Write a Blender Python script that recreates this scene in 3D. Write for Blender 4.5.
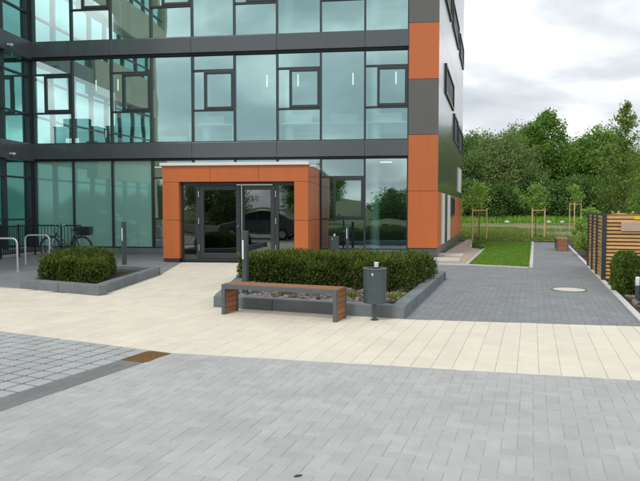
import bpy, bmesh, math, random
import numpy as np
from mathutils import Matrix, Vector
random.seed(7)
R = math.radians
for o in list(bpy.data.objects): bpy.data.objects.remove(o)
S = bpy.context.scene
COL = S.collection

# ------------------------------------------------------------------ camera, sky, sun, exposure
CAM_H, F_PX, TILT = 1.55, 622.2, math.atan(31.5 / 622.2)
cam = bpy.data.cameras.new('camera'); cam.lens = 35; cam.sensor_width = 36; cam.clip_end = 3000
co = bpy.data.objects.new('camera', cam); COL.objects.link(co)
co.location = (0, 0, CAM_H); co.rotation_euler = (R(90) - TILT, 0, 0)
S.camera = co

SUN_EL, SUN_AZ = 52, 215            # azimuth clockwise from +Y (camera heading): behind the camera, to its left
w = bpy.data.worlds.new('World'); S.world = w; w.use_nodes = True
nt = w.node_tree; N = nt.nodes; L = nt.links; N.clear()
def nd(t, **k):
    n = N.new(t)
    for a, b in k.items(): setattr(n, a, b)
    return n
sky = nd('ShaderNodeTexSky', sky_type='NISHITA', sun_disc=False, sun_elevation=R(SUN_EL), sun_rotation=R(SUN_AZ))
sky.air_density = 1.2; sky.dust_density = 2.0
tc = nd('ShaderNodeTexCoord')
sep = nd('ShaderNodeSeparateXYZ'); L.new(tc.outputs['Generated'], sep.inputs[0])
zz = nd('ShaderNodeMath', operation='MAXIMUM'); L.new(sep.outputs['Z'], zz.inputs[0]); zz.inputs[1].default_value = 0
za = nd('ShaderNodeMath', operation='ADD'); L.new(zz.outputs[0], za.inputs[0]); za.inputs[1].default_value = 0.32
dx = nd('ShaderNodeMath', operation='DIVIDE'); L.new(sep.outputs['X'], dx.inputs[0]); L.new(za.outputs[0], dx.inputs[1])
dy = nd('ShaderNodeMath', operation='DIVIDE'); L.new(sep.outputs['Y'], dy.inputs[0]); L.new(za.outputs[0], dy.inputs[1])
cmb = nd('ShaderNodeCombineXYZ'); L.new(dx.outputs[0], cmb.inputs[0]); L.new(dy.outputs[0], cmb.inputs[1])
n1 = nd('ShaderNodeTexNoise'); n1.inputs['Scale'].default_value = 1.9; n1.inputs['Detail'].default_value = 5; n1.inputs['Roughness'].default_value = .48
n1.inputs['Distortion'].default_value = .35
n2 = nd('ShaderNodeTexNoise'); n2.inputs['Scale'].default_value = 0.9; n2.inputs['Detail'].default_value = 5
mp2 = nd('ShaderNodeMapping'); mp2.inputs['Location'].default_value = (7.3, 2.1, 3)
mp1 = nd('ShaderNodeMapping'); mp1.inputs['Location'].default_value = (28.5156, 33.905, 0); L.new(cmb.outputs[0], mp1.inputs[0]); L.new(mp1.outputs[0], n1.inputs['Vector']); L.new(cmb.outputs[0], mp2.inputs[0]); L.new(mp2.outputs[0], n2.inputs['Vector'])
cr = nd('ShaderNodeValToRGB'); L.new(n1.outputs['Fac'], cr.inputs[0])     # cloud brightness
e = cr.color_ramp.elements
e[0].position = .36; e[0].color = (5.9, 6.5, 7.0, 1)
e[1].position = .64; e[1].color = (13.8, 13.9, 13.9, 1)
m = e.new(.47); m.color = (7.8, 8.25, 8.7, 1)
mr = nd('ShaderNodeMapRange'); L.new(n2.outputs['Fac'], mr.inputs[0])
mr.inputs[1].default_value = .28; mr.inputs[2].default_value = .42
mr.inputs[3].default_value = .55; mr.inputs[4].default_value = 1
mx = nd('ShaderNodeMix', data_type='RGBA'); L.new(mr.outputs[0], mx.inputs[0]); L.new(sky.outputs[0], mx.inputs[6]); L.new(cr.outputs[0], mx.inputs[7])
bg = nd('ShaderNodeBackground'); L.new(mx.outputs[2], bg.inputs[0]); bg.inputs[1].default_value = .1
wo = nd('ShaderNodeOutputWorld'); L.new(bg.outputs[0], wo.inputs[0])

sl = bpy.data.lights.new('sun', 'SUN'); sl.energy = 1.4; sl.angle = R(14); sl.color = (1, .96, .9)
so = bpy.data.objects.new('sun', sl); COL.objects.link(so)
so.rotation_euler = (R(90 - SUN_EL), 0, R(180 - SUN_AZ) )
_d = Vector((math.sin(R(SUN_AZ)) * math.cos(R(SUN_EL)), math.cos(R(SUN_AZ)) * math.cos(R(SUN_EL)), math.sin(R(SUN_EL))))
so.rotation_euler = _d.to_track_quat('Z', 'Y').to_euler(); so.location = _d * 60

vs = S.view_settings; vs.view_transform = 'Standard'; vs.look = 'None'; vs.exposure = 0.04; vs.gamma = 1
S.render.resolution_x = 1024; S.render.resolution_y = 770
S.render.engine = 'CYCLES'
try:
    S.cycles.max_bounces = 8; S.cycles.transparent_max_bounces = 16
    S.cycles.use_denoising = True
except Exception: pass

# ------------------------------------------------------------------ pixels of the photograph -> places on the ground or on a wall
def ray(px, py):
    a, b = px - 320, 240.5 - py
    return Vector((a, F_PX * math.cos(TILT) + b * math.sin(TILT), -F_PX * math.sin(TILT) + b * math.cos(TILT)))
def G(px, py, z=0.0):
    d = ray(px, py); t = (z - CAM_H) / d.z
    return Vector((d.x * t, d.y * t))
def project(x, y, z=0):
    f = y * math.cos(TILT) - (z - CAM_H) * math.sin(TILT); u = y * math.sin(TILT) + (z - CAM_H) * math.cos(TILT)
    if f < .1: return None
    return 320 + F_PX * x / f, 240.5 - F_PX * u / f
PHI = R(7.0)
CORNER = G(437, 257)
EX = Vector((math.cos(PHI), -math.sin(PHI))); EN = Vector((math.sin(PHI), math.cos(PHI)))
def FW(u, v): return CORNER + EX * u + EN * v          # facade frame -> ground position
def UZ(px, py, v=0.0):
    d = ray(px, py); t = (CORNER.dot(EN) + v) / (d.x * EN.x + d.y * EN.y)
    p = Vector((d.x * t, d.y * t)) - CORNER
    return p.dot(EX), CAM_H + d.z * t

# ------------------------------------------------------------------ materials
MATS = {}
def mat(name, col, rough=.7, metal=0, var=.12, vscale=6, bump=0, bscale=60, rnd=0, island=False, coat=0, spec=.5, dirt=0, dscale=1.3, dcol=None, stretch=None):
    if name in MATS: return MATS[name]
    m = bpy.data.materials.new(name); m.use_nodes = True; MATS[name] = m
    t = m.node_tree; n = t.nodes; l = t.links
    b = n['Principled BSDF']; b.inputs['Roughness'].default_value = rough; b.inputs['Metallic'].default_value = metal
    b.inputs['Coat Weight'].default_value = coat; b.inputs['Coat Roughness'].default_value = .08
    b.inputs['Specular IOR Level'].default_value = spec
    c = n.new('ShaderNodeTexCoord'); vec = c.outputs['Object']
    if island or rnd:          # shared pieces: world position keeps the grain from repeating
        ge = n.new('ShaderNodeNewGeometry'); vec = ge.outputs['Position']
    if stretch:
        mpn = n.new('ShaderNodeMapping'); mpn.inputs['Scale'].default_value = stretch; l.new(vec, mpn.inputs[0]); vec = mpn.outputs[0]
    no = n.new('ShaderNodeTexNoise'); no.inputs['Scale'].default_value = vscale; no.inputs['Detail'].default_value = 6; no.inputs['Roughness'].default_value = .65
    l.new(vec, no.inputs['Vector'])
    r = n.new('ShaderNodeMapRange'); l.new(no.outputs['Fac'], r.inputs[0]); r.inputs[1].default_value = .25; r.inputs[2].default_value = .75
    r.inputs[3].default_value = 1 - var; r.inputs[4].default_value = 1 + var
    val = r.outputs[0]
    if rnd:
        if island: src = ge.outputs['Random Per Island']
        else:
            oi = n.new('ShaderNodeObjectInfo'); src = oi.outputs['Random']
        r2 = n.new('ShaderNodeMapRange'); l.new(src, r2.inputs[0]); r2.inputs[3].default_value = 1 - rnd; r2.inputs[4].default_value = 1 + rnd
        mu = n.new('ShaderNodeMath'); mu.operation = 'MULTIPLY'; l.new(val, mu.inputs[0]); l.new(r2.outputs[0], mu.inputs[1]); val = mu.outputs[0]
    cc = n.new('ShaderNodeMix'); cc.data_type = 'RGBA'; cc.blend_type = 'MULTIPLY'; cc.inputs[0].default_value = 1
    cc.inputs[6].default_value = (*col, 1); l.new(val, cc.inputs[7]); out = cc.outputs[2]
    if dirt:
        n3 = n.new('ShaderNodeTexNoise'); n3.inputs['Scale'].default_value = dscale; n3.inputs['Detail'].default_value = 8; n3.inputs['Roughness'].default_value = .6
        l.new(vec, n3.inputs['Vector'])
        r3 = n.new('ShaderNodeMapRange'); l.new(n3.outputs['Fac'], r3.inputs[0]); r3.inputs[1].default_value = .48; r3.inputs[2].default_value = .75; r3.inputs[4].default_value = dirt
        c3 = n.new('ShaderNodeMix'); c3.data_type = 'RGBA'; l.new(r3.outputs[0], c3.inputs[0]); l.new(out, c3.inputs[6])
        c3.inputs[7].default_value = (*(dcol or tuple(x * .5 for x in col)), 1); out = c3.outputs[2]
    l.new(out, b.inputs['Base Color'])
    if bump:
        nb = n.new('ShaderNodeTexNoise'); nb.inputs['Scale'].default_value = bscale; nb.inputs['Detail'].default_value = 4; l.new(vec, nb.inputs['Vector'])
        bu = n.new('ShaderNodeBump'); bu.inputs['Strength'].default_value = bump; bu.inputs['Distance'].default_value = .01
        l.new(nb.outputs['Fac'], bu.inputs['Height']); l.new(bu.outputs[0], b.inputs['Normal'])
    return m
def glass(name, refl, tint, fac=.45, trans=(.4, .62, .56), wob=.05):
    if name in MATS: return MATS[name]
    m = bpy.data.materials.new(name); m.use_nodes = True; MATS[name] = m
    t = m.node_tree; n = t.nodes; l = t.links; n.remove(n['Principled BSDF'])
    g = n.new('ShaderNodeBsdfGlossy'); g.inputs['Color'].default_value = (*refl, 1); g.inputs['Roughness'].default_value = .015
    tr = n.new('ShaderNodeBsdfTransparent'); tr.inputs['Color'].default_value = (*trans, 1)
    fr = n.new('ShaderNodeFresnel'); fr.inputs['IOR'].default_value = 1.5
    r = n.new('ShaderNodeMapRange'); l.new(fr.outputs[0], r.inputs[0]); r.inputs[1].default_value = .04; r.inputs[2].default_value = 1; r.inputs[3].default_value = fac; r.inputs[4].default_value = 1
    c = n.new('ShaderNodeNewGeometry'); no = n.new('ShaderNodeTexNoise'); no.inputs['Scale'].default_value = .9; no.inputs['Detail'].default_value = 1
    l.new(c.outputs['Position'], no.inputs['Vector'])
    bu = n.new('ShaderNodeBump'); bu.inputs['Strength'].default_value = wob; bu.inputs['Distance'].default_value = .08
    l.new(no.outputs['Fac'], bu.inputs['Height']); l.new(bu.outputs[0], g.inputs['Normal'])
    m1 = n.new('ShaderNodeMixShader'); l.new(r.outputs[0], m1.inputs[0]); l.new(tr.outputs[0], m1.inputs[1]); l.new(g.outputs[0], m1.inputs[2])
    l.new(m1.outputs[0], n['Material Output'].inputs[0]); return m
def leafmat(name, col, var=.45, trans=.35, hue=(1.25, 1.0, .8)):
    if name in MATS: return MATS[name]
    m = bpy.data.materials.new(name); m.use_nodes = True; MATS[name] = m
    t = m.node_tree; n = t.nodes; l = t.links; b = n['Principled BSDF']
    b.inputs['Roughness'].default_value = .6; b.inputs['Specular IOR Level'].default_value = .25
    g = n.new('ShaderNodeNewGeometry')
    cr = n.new('ShaderNodeValToRGB'); l.new(g.outputs['Random Per Island'], cr.inputs[0])
    cr.color_ramp.elements[0].color = (*(x * (1 - var) for x in col), 1)
    cr.color_ramp.elements[1].color = (*(x * (1 + var) * h for x, h in zip(col, hue)), 1)
    oi = n.new('ShaderNodeObjectInfo'); r2 = n.new('ShaderNodeMapRange'); l.new(oi.outputs['Random'], r2.inputs[0]); r2.inputs[3].default_value = .75; r2.inputs[4].default_value = 1.3
    mu = n.new('ShaderNodeMix'); mu.data_type = 'RGBA'; mu.blend_type = 'MULTIPLY'; mu.inputs[0].default_value = 1
    l.new(cr.outputs[0], mu.inputs[6]); l.new(r2.outputs[0], mu.inputs[7])
    l.new(mu.outputs[2], b.inputs['Base Color'])
    tl = n.new('ShaderNodeBsdfTranslucent'); l.new(mu.outputs[2], tl.inputs[0])
    ms = n.new('ShaderNodeMixShader'); ms.inputs[0].default_value = trans
    l.new(b.outputs[0], ms.inputs[1]); l.new(tl.outputs[0], ms.inputs[2]); l.new(ms.outputs[0], n['Material Output'].inputs[0]); return m
def emit(name, col, s):
    m = bpy.data.materials.new(name); m.use_nodes = True; b = m.node_tree.nodes['Principled BSDF']
    b.inputs['Base Color'].default_value = (*col, 1); b.inputs['Emission Color'].default_value = (*col, 1); b.inputs['Emission Strength'].default_value = s
    MATS[name] = m; return m

M = {}
M['grey_i'] = mat('light grey paver', (.43, .436, .425), .85, var=.09, vscale=5, bump=.25, bscale=150, rnd=.06, dirt=.75, dscale=.9, dcol=(.32, .32, .305))
M['grey_s'] = mat('light grey pavers far', (.43, .436, .425), .85, var=.09, vscale=5, bump=.25, bscale=150, rnd=.06, island=True, dirt=.75, dscale=.9, dcol=(.32, .32, .305))
M['beige_i'] = mat('cream slab', (.72, .662, .548), .85, var=.06, vscale=4, bump=.15, bscale=150, rnd=.04, dirt=.55, dscale=.8, dcol=(.60, .545, .45))
M['beige_s'] = mat('cream slabs far', (.72, .662, .548), .85, var=.06, vscale=4, bump=.15, bscale=150, rnd=.04, island=True, dirt=.55, dscale=.8, dcol=(.60, .545, .45))
M['path_s'] = mat('slate grey path pavers', (.22, .232, .24), .75, var=.12, vscale=3, bump=.2, bscale=120, rnd=.07, island=True, dirt=.5, dscale=.7, dcol=(.30, .315, .32))
M['tile_i'] = mat('grass joint tile', (.39, .405, .405), .85, var=.1, vscale=8, bump=.3, bscale=120, rnd=.08)
M['chan_i'] = mat('dark channel stone', (.185, .19, .19), .85, var=.12, vscale=8, bump=.3, bscale=120, rnd=.07)
M['joint'] = mat('joint sand', (.41, .41, .395), .95, var=.2, vscale=30)
M['joint_b'] = mat('pale joint sand', (.50, .455, .37), .95, var=.2, vscale=30)
M['joint_p'] = mat('slate joint sand', (.19, .198, .203), .95, var=.2, vscale=30)
M['joint_d'] = mat('dark joint sand', (.11, .12, .12), .95, var=.3, vscale=30)
M['kerb'] = mat('dark precast kerb', (.155, .18, .19), .75, var=.16, vscale=5, bump=.2, bscale=90, rnd=.08, dirt=.45, dscale=2.2, dcol=(.26, .28, .28))
M['edge'] = mat('pale concrete edging', (.56, .555, .53), .85, var=.12, vscale=7, bump=.2, rnd=.06)
M['soil'] = mat('dark planting soil', (.045, .034, .026), .95, var=.5, vscale=14, bump=.8, bscale=40)
M['orange'] = mat('orange facade panel', (.58, .15, .036), .5, var=.05, vscale=1.2, coat=.12, dirt=.12, dscale=2.2, dcol=(.40, .10, .03), stretch=(3, 3, .35), rnd=.04)
M['greypanel'] = mat('warm grey facade panel', (.125, .122, .118), .38, dirt=.15, dscale=2.2, stretch=(3, 3, .35), var=.05, vscale=1.2, coat=.25, rnd=.05)
M['spandrel'] = mat('anthracite spandrel sheet', (.085, .10, .11), .3, dirt=.15, dscale=2.2, dcol=(.13, .145, .15), stretch=(3, 3, .5), var=.05, vscale=1, coat=.35, rnd=.05)
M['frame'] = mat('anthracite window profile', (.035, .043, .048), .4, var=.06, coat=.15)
M['shadowgap'] = mat('black shadow line and backing', (.008, .009, .01), .6)  # near-black paints the shadow line under the spandrels; also backs the panel joints
M['side'] = mat('silver composite panel', (.30, .315, .32), .16, metal=.72, var=.05, vscale=.8, rnd=.05)
M['steel'] = mat('brushed stainless steel', (.62, .63, .63), .32, metal=1, var=.06, vscale=20)
M['galv'] = mat('pale galvanised tube', (.66, .68, .68), .4, metal=.55, var=.08, vscale=20)
M['dark_steel'] = mat('dark green grey powder coat', (.052, .078, .082), .42, var=.08, vscale=8, coat=.2)
M['bench_steel'] = mat('grey blue bench steel', (.095, .115, .12), .45, var=.12, vscale=9)
M['bench_wood'] = mat('oiled red brown hardwood', (.33, .135, .06), .6, var=.32, vscale=6, bump=.35, bscale=40, rnd=.14, stretch=(3, 24, 24))
M['fence_wood'] = mat('larch slat', (.66, .40, .16), .65, var=.25, vscale=5, bump=.3, bscale=30, rnd=.2, stretch=(2, 2, 26))
M['fence_dark'] = mat('dark inner slat', (.27, .145, .06), .75, var=.3, vscale=5, rnd=.2, stretch=(2, 2, 26))  # inner slats toned darker than the front ones, for dark gaps
M['stake'] = mat('peeled pine stake', (.62, .47, .25), .75, var=.18, vscale=6, rnd=.1)
M['bleached'] = mat('bleached grey board', (.55, .41, .32), .8, var=.35, vscale=7, bump=.3, stretch=(2, 2, 10))
M['yellow'] = mat('yellow plastic tag', (.85, .62, .03), .5)
M['bark'] = mat('bark', (.11, .085, .06), .9, var=.35, vscale=10, bump=.8, bscale=30)
M['rust'] = mat('rusty grating', (.23, .125, .05), .85, metal=.2, var=.4, vscale=30, bump=.5, bscale=80)
M['iron'] = mat('manhole concrete', (.66, .62, .54), .85, var=.15, vscale=12, bump=.3)
M['ironring'] = mat('manhole iron ring', (.17, .165, .15), .7, var=.3, vscale=12)
M['white'] = mat('white painted sheet', (.80, .81, .80), .5, var=.04)
M['wall_in'] = mat('white interior plaster', (.72, .74, .73), .9, var=.03)
M['floor_in'] = mat('grey interior floor', (.25, .26, .25), .7, var=.08)
M['teal'] = mat('teal back painted panel', (.10, .27, .235), .45, var=.12, vscale=.6)
M['beigeclad'] = mat('sand coloured cladding', (.64, .55, .40), .6, var=.06, vscale=1)
M['rubber'] = mat('black rubber', (.018, .018, .018), .8)
M['black'] = mat('black plastic', (.02, .02, .022), .5)
M['bike'] = mat('dark bicycle paint', (.03, .035, .04), .3, coat=.4)
M['carpaint'] = mat('dark car paint', (.10, .115, .125), .3, metal=.4, coat=.8, var=.03)
M['carglass'] = mat('dark car glass', (.015, .018, .02), .08, coat=.5)
M['glass'] = glass('tinted curtain wall glass', (.66, .98, .96), None, .51, (.74, .95, .92))
M['glass_gf'] = glass('green ground floor glass', (.70, .92, .90), None, .44, (.45, .68, .62))
M['glass_wing'] = glass('dark wing glass', (.40, .70, .67), None, .42, (.30, .55, .50))
M['glass_door'] = glass('clear door glass', (.86, .95, .93), None, .22, (.30, .36, .34))
def teal_glass():
    m = bpy.data.materials.new('back painted teal glass'); m.use_nodes = True; n = m.node_tree.nodes; l = m.node_tree.links; b = n['Principled BSDF']
    b.inputs['Base Color'].default_value = (.29, .60, .51, 1); b.inputs['Roughness'].default_value = .5
    g = n.new('ShaderNodeBsdfGlossy'); g.inputs['Color'].default_value = (.7, .95, .88, 1); g.inputs['Roughness'].default_value = .04
    x = n.new('ShaderNodeMixShader'); x.inputs[0].default_value = .18; l.new(b.outputs[0], x.inputs[1]); l.new(g.outputs[0], x.inputs[2]); l.new(x.outputs[0], n['Material Output'].inputs[0]); return m
M['teal_glass'] = teal_glass()
M['lamp'] = emit('lit lamp tube', (1, .98, .92), 1.4)
M['opal'] = mat('opal lamp lens', (.85, .86, .84), .4)
M['gravel'] = mat('pink grey chippings', (.42, .33, .275), .95, var=.4, vscale=24, bump=.9, bscale=40)
M['stone'] = mat('mixed pebble', (.155, .125, .115), .8, var=.2, vscale=12, rnd=.8, island=True)
M['asphalt'] = mat('asphalt', (.055, .056, .058), .9, var=.2, vscale=20, bump=.5, bscale=120)
M['terrain'] = mat('rough meadow ground', (.085, .115, .032), .95, var=.35, vscale=.7, bump=.8, bscale=12, dirt=.6, dscale=.25, dcol=(.16, .13, .075))
M['earth'] = mat('bare sandy earth', (.20, .175, .105), .95, var=.25, vscale=1.2, bump=.6, bscale=20, dirt=1.0, dscale=.16, dcol=(.12, .19, .045))
M['lawn'] = mat('lawn soil', (.115, .20, .035), .95, var=.4, vscale=3)
M['blade'] = leafmat('lawn blade', (.165, .32, .045), .45, .35, (1.1, 1, .9))
M['wild'] = leafmat('meadow blade', (.16, .27, .05), .45, .3, (1.3, 1, .9))
M['tall'] = leafmat('tall green grass', (.17, .36, .055), .4, .35)
M['hedge'] = leafmat('yew sprig', (.072, .118, .020), .75, .3, (1.25, 1.1, .8))
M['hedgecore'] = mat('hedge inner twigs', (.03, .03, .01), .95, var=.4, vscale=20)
M['leaf_a'] = leafmat('mid green leaf', (.15, .29, .07), .55, .45, (1.2, 1.05, .8))
M['leaf_b'] = leafmat('dark green leaf', (.085, .175, .05), .55, .4, (1.2, 1.05, .8))
M['leaf_c'] = leafmat('grey green willow leaf', (.19, .28, .10), .45, .45, (1.1, 1.05, .95))
M['leaf_d'] = leafmat('young yellow green leaf', (.27, .46, .11), .45, .5, (1.15, 1, .8))
M['thuja'] = leafmat('thuja sprig', (.085, .165, .03), .5, .35)
M['tuft'] = leafmat('yellow green tuft', (.20, .28, .04), .4, .4)
M['flower'] = mat('white blossom', (.75, .75, .70), .8)

# ------------------------------------------------------------------ helpers
def tag(o, label=None, cat=None, group=None, kind=None):
    if label: o['label'] = label
    if cat: o['category'] = cat
    if group: o['group'] = group
    if kind: o['kind'] = kind
    return o
def thing(name, label, cat, loc=(0, 0, 0), rz=0, group=None):
    o = bpy.data.objects.new(name, None); COL.objects.link(o); o.empty_display_size = .2
    o.location = loc; o.rotation_euler = (0, 0, rz); return tag(o, label, cat, group)
def link(name, me, parent=None, loc=(0, 0, 0), rot=(0, 0, 0), m=None):
    o = bpy.data.objects.new(name, me); COL.objects.link(o); o.location = loc; o.rotation_euler = rot
    if parent: o.parent = parent
    if m and not me.materials: me.materials.append(m)
    return o
def copy_tree(o, parent=None):
    c = o.copy(); COL.objects.link(c); c.parent = parent
    for ch in o.children: copy_tree(ch, c)
    return c
class MB:
    def __init__(s, xf=None): s.v = []; s.f = []; s.xf = xf
    def add(s, vs, fs):
        b = len(s.v)
        if s.xf is not None: vs = [tuple(s.xf @ Vector(p)) for p in vs]
        s.v += [tuple(p) for p in vs]; s.f += [tuple(i + b for i in q) for q in fs]; return s
    def box(s, x0, x1, y0, y1, z0, z1):
        return s.add([(x0,y0,z0),(x1,y0,z0),(x1,y1,z0),(x0,y1,z0),(x0,y0,z1),(x1,y0,z1),(x1,y1,z1),(x0,y1,z1)],
                     [(0,3,2,1),(4,5,6,7),(0,1,5,4),(1,2,6,5),(2,3,7,6),(3,0,4,7)])
    def quad(s, a, b, c, d): return s.add([a, b, c, d], [(0, 1, 2, 3)])
    def prism(s, poly, z0, z1, inset=0):
        n = len(poly); cx = sum(p[0] for p in poly) / n; cy = sum(p[1] for p in poly) / n
        vs = [(p[0], p[1], z0) for p in poly]; zc = z1 - inset
        fs = [(i, (i + 1) % n, n + (i + 1) % n, n + i) for i in range(n)]
        vs += [(p[0], p[1], zc) for p in poly]
        if inset:
            hx = max(abs(p[0] - cx) for p in poly) + 1e-6; hy = max(abs(p[1] - cy) for p in poly) + 1e-6
            kx = max(0, 1 - inset / hx); ky = max(0, 1 - inset / hy)
            vs += [(cx + (p[0] - cx) * kx, cy + (p[1] - cy) * ky, z1) for p in poly]
            fs += [(n + i, n + (i + 1) % n, 2 * n + (i + 1) % n, 2 * n + i) for i in range(n)]
            fs += [tuple(range(2 * n, 3 * n))]
        else: fs += [tuple(range(n, 2 * n))]
        fs += [tuple(range(n - 1, -1, -1))]
        return s.add(vs, fs)
    def tube(s, pts, rad, n=8, cap=True):
        pts = [Vector(p) for p in pts]; k = len(pts)
        rad = rad if isinstance(rad, (list, tuple)) else [rad] * k
        vs = []; prev = None
        for i, p in enumerate(pts):
            d = (pts[min(i + 1, k - 1)] - pts[max(i - 1, 0)]).normalized()
            if prev is None:
                a = Vector((0, 0, 1)) if abs(d.z) < .9 else Vector((1, 0, 0)); x = d.cross(a).normalized()
            else: x = (prev - d * prev.dot(d)).normalized()
            prev = x; y = d.cross(x)
            for j in range(n):
                t = 2 * math.pi * j / n; vs.append(p + x * (math.cos(t) * rad[i]) + y * (math.sin(t) * rad[i]))
        fs = [(i * n + j, i * n + (j + 1) % n, (i + 1) * n + (j + 1) % n, (i + 1) * n + j) for i in range(k - 1) for j in range(n)]
        if cap: fs += [tuple(range(n - 1, -1, -1)), tuple(range((k - 1) * n, k * n))]
        return s.add(vs, fs)
    def ring(s, c, r, tr, axis='y', n=32, m=6):
        vs = []; fs = []
        for i in range(n):
            a = 2 * math.pi * i / n
            for j in range(m):
                b = 2 * math.pi * j / m; q = r + tr * math.cos(b); h = tr * math.sin(b)
                p = (q * math.cos(a), h, q * math.sin(a)) if axis == 'y' else (q * math.cos(a), q * math.sin(a), h)
                vs.append((c[0] + p[0], c[1] + p[1], c[2] + p[2]))
        for i in range(n):
            for j in range(m): fs.append((i*m+j, ((i+1)%n)*m+j, ((i+1)%n)*m+(j+1)%m, i*m+(j+1)%m))
        return s.add(vs, fs)
    def lathe(s, prof, n=28, c=(0, 0, 0)):
        vs = [(c[0] + r * math.cos(2*math.pi*j/n), c[1] + r * math.sin(2*math.pi*j/n), c[2] + z) for r, z in prof for j in range(n)]
        k = len(prof); fs = [(i*n+j, i*n+(j+1)%n, (i+1)*n+(j+1)%n, (i+1)*n+j) for i in range(k-1) for j in range(n)]
        if prof[0][0] > 1e-5: fs.append(tuple(range(n-1, -1, -1)))
        if prof[-1][0] > 1e-5: fs.append(tuple(range((k-1)*n, k*n)))
        return s.add(vs, fs)
    def mesh(s, name, m, smooth=False):
        me = bpy.data.meshes.new(name); me.from_pydata(s.v, [], s.f)
        b = bmesh.new(); b.from_mesh(me); bmesh.ops.recalc_face_normals(b, faces=b.faces); b.to_mesh(me); b.free()
        if m: me.materials.append(m)
        if smooth:
            me.polygons.foreach_set('use_smooth', [True] * len(me.polygons))
            try: me.set_sharp_from_angle(angle=R(40))
            except Exception: pass
        return me
    def build(s, name, m, parent=None, smooth=False, bevel=0, loc=(0, 0, 0), rot=(0, 0, 0)):
        o = link(name, s.mesh(name, m, smooth), parent, loc, rot)
        if bevel:
            b = o.modifiers.new('bevel', 'BEVEL'); b.width = bevel; b.segments = 2; b.limit_method = 'ANGLE'; b.angle_limit = R(40)
        return o
def np_mesh(name, V, quads, m):
    V = np.asarray(V, np.float32); k = quads.shape[1]; me = bpy.data.meshes.new(name)
    me.vertices.add(len(V)); me.vertices.foreach_set('co', V.ravel())
    me.loops.add(quads.size); me.loops.foreach_set('vertex_index', quads.ravel().astype(np.int32))
    me.polygons.add(len(quads)); me.polygons.foreach_set('loop_start', np.arange(0, quads.size, k, dtype=np.int32))
    me.update(calc_edges=True); me.materials.append(m); return me
def leaves(name, P, size, rng, m, elong=1.6, up=0.0, nrm=None):
    """a small rhombic leaf at every point of P"""
    n = len(P); d = rng.normal(size=(n, 3)); d[:, 2] += up; d /= np.linalg.norm(d, axis=1)[:, None]
    q = rng.normal(size=(n, 3))
    if nrm is not None: q = q * .7 + np.cross(d, nrm)
    s = np.cross(d, q); s /= np.linalg.norm(s, axis=1)[:, None] + 1e-9
    z = size * rng.uniform(.6, 1.35, n)[:, None]
    V = np.stack([P - d * z * elong / 2, P + s * z / 2, P + d * z * elong / 2, P - s * z / 2], 1).reshape(-1, 3)
    return np_mesh(name, V, np.arange(4 * n).reshape(n, 4), m)
def blades(name, P, h, wd, rng, m, lean=.35):
    n = len(P); a = rng.uniform(0, 2 * math.pi, n); H = h * rng.uniform(.5, 1.3, n)
    s = np.stack([np.cos(a), np.sin(a), np.zeros(n)], 1) * wd * .5
    t = np.stack([rng.normal(size=n) * lean * H, rng.normal(size=n) * lean * H, H], 1)
    V = np.stack([P - s, P + s, P + t], 1).reshape(-1, 3)
    return np_mesh(name, V, np.arange(3 * n).reshape(n, 3), m)
def in_poly(x, y, poly):
    ins = np.zeros(len(x), bool); k = len(poly)
    for i in range(k):
        x0, y0 = poly[i]; x1, y1 = poly[(i + 1) % k]
        c = ((y0 > y) != (y1 > y)); ins ^= c & (x < (x1 - x0) * (y - y0) / (y1 - y0 + 1e-12) + x0)
    return ins
def scatter(poly, n, rng):
    poly = [tuple(p) for p in poly]; xs = [p[0] for p in poly]; ys = [p[1] for p in poly]; out = []
    tot = 0
    while tot < n:
        x = rng.uniform(min(xs), max(xs), n); y = rng.uniform(min(ys), max(ys), n); k = in_poly(x, y, poly)
        out.append(np.stack([x[k], y[k], np.zeros(k.sum())], 1)); tot += k.sum()
    return np.concatenate(out)[:n]
def sheet(name, poly, z, m, label, cat, kind='structure'):
    me = bpy.data.meshes.new(name); me.from_pydata([(p[0], p[1], z) for p in poly], [], [tuple(range(len(poly)))])
    b = bmesh.new(); b.from_mesh(me); bmesh.ops.recalc_face_normals(b, faces=b.faces)
    for f in b.faces:
        if f.normal.z < 0: f.normal_flip()
    bmesh.ops.triangulate(b, faces=b.faces); b.to_mesh(me); b.free(); me.materials.append(m)
    return tag(link(name, me), label, cat, None, kind)
def area(p): return abs(sum(p[i][0]*p[(i+1)%len(p)][1] - p[(i+1)%len(p)][0]*p[i][1] for i in range(len(p)))) / 2 if len(p) > 2 else 0
def clip_rect(poly, u0, u1, v0, v1):
    for ax, val, sg in ((0, u0, 1), (0, u1, -1), (1, v0, 1), (1, v1, -1)):
        out = []
        for i in range(len(poly)):
            a, b = poly[i], poly[(i + 1) % len(poly)]
            da, db = (a[ax] - val) * sg, (b[ax] - val) * sg
            if da >= 0: out.append(a)
            if da * db < 0:
                t = da / (da - db); out.append((a[0] + (b[0]-a[0])*t, a[1] + (b[1]-a[1])*t))
        poly = out
        if len(poly) < 3: return []
    q = []
    for p in poly:
        if not q or abs(p[0]-q[-1][0]) + abs(p[1]-q[-1][1]) > 1e-4: q.append(p)
    if len(q) > 2 and abs(q[0][0]-q[-1][0]) + abs(q[0][1]-q[-1][1]) < 1e-4: q.pop()
    return q if len(q) > 2 else []
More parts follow.
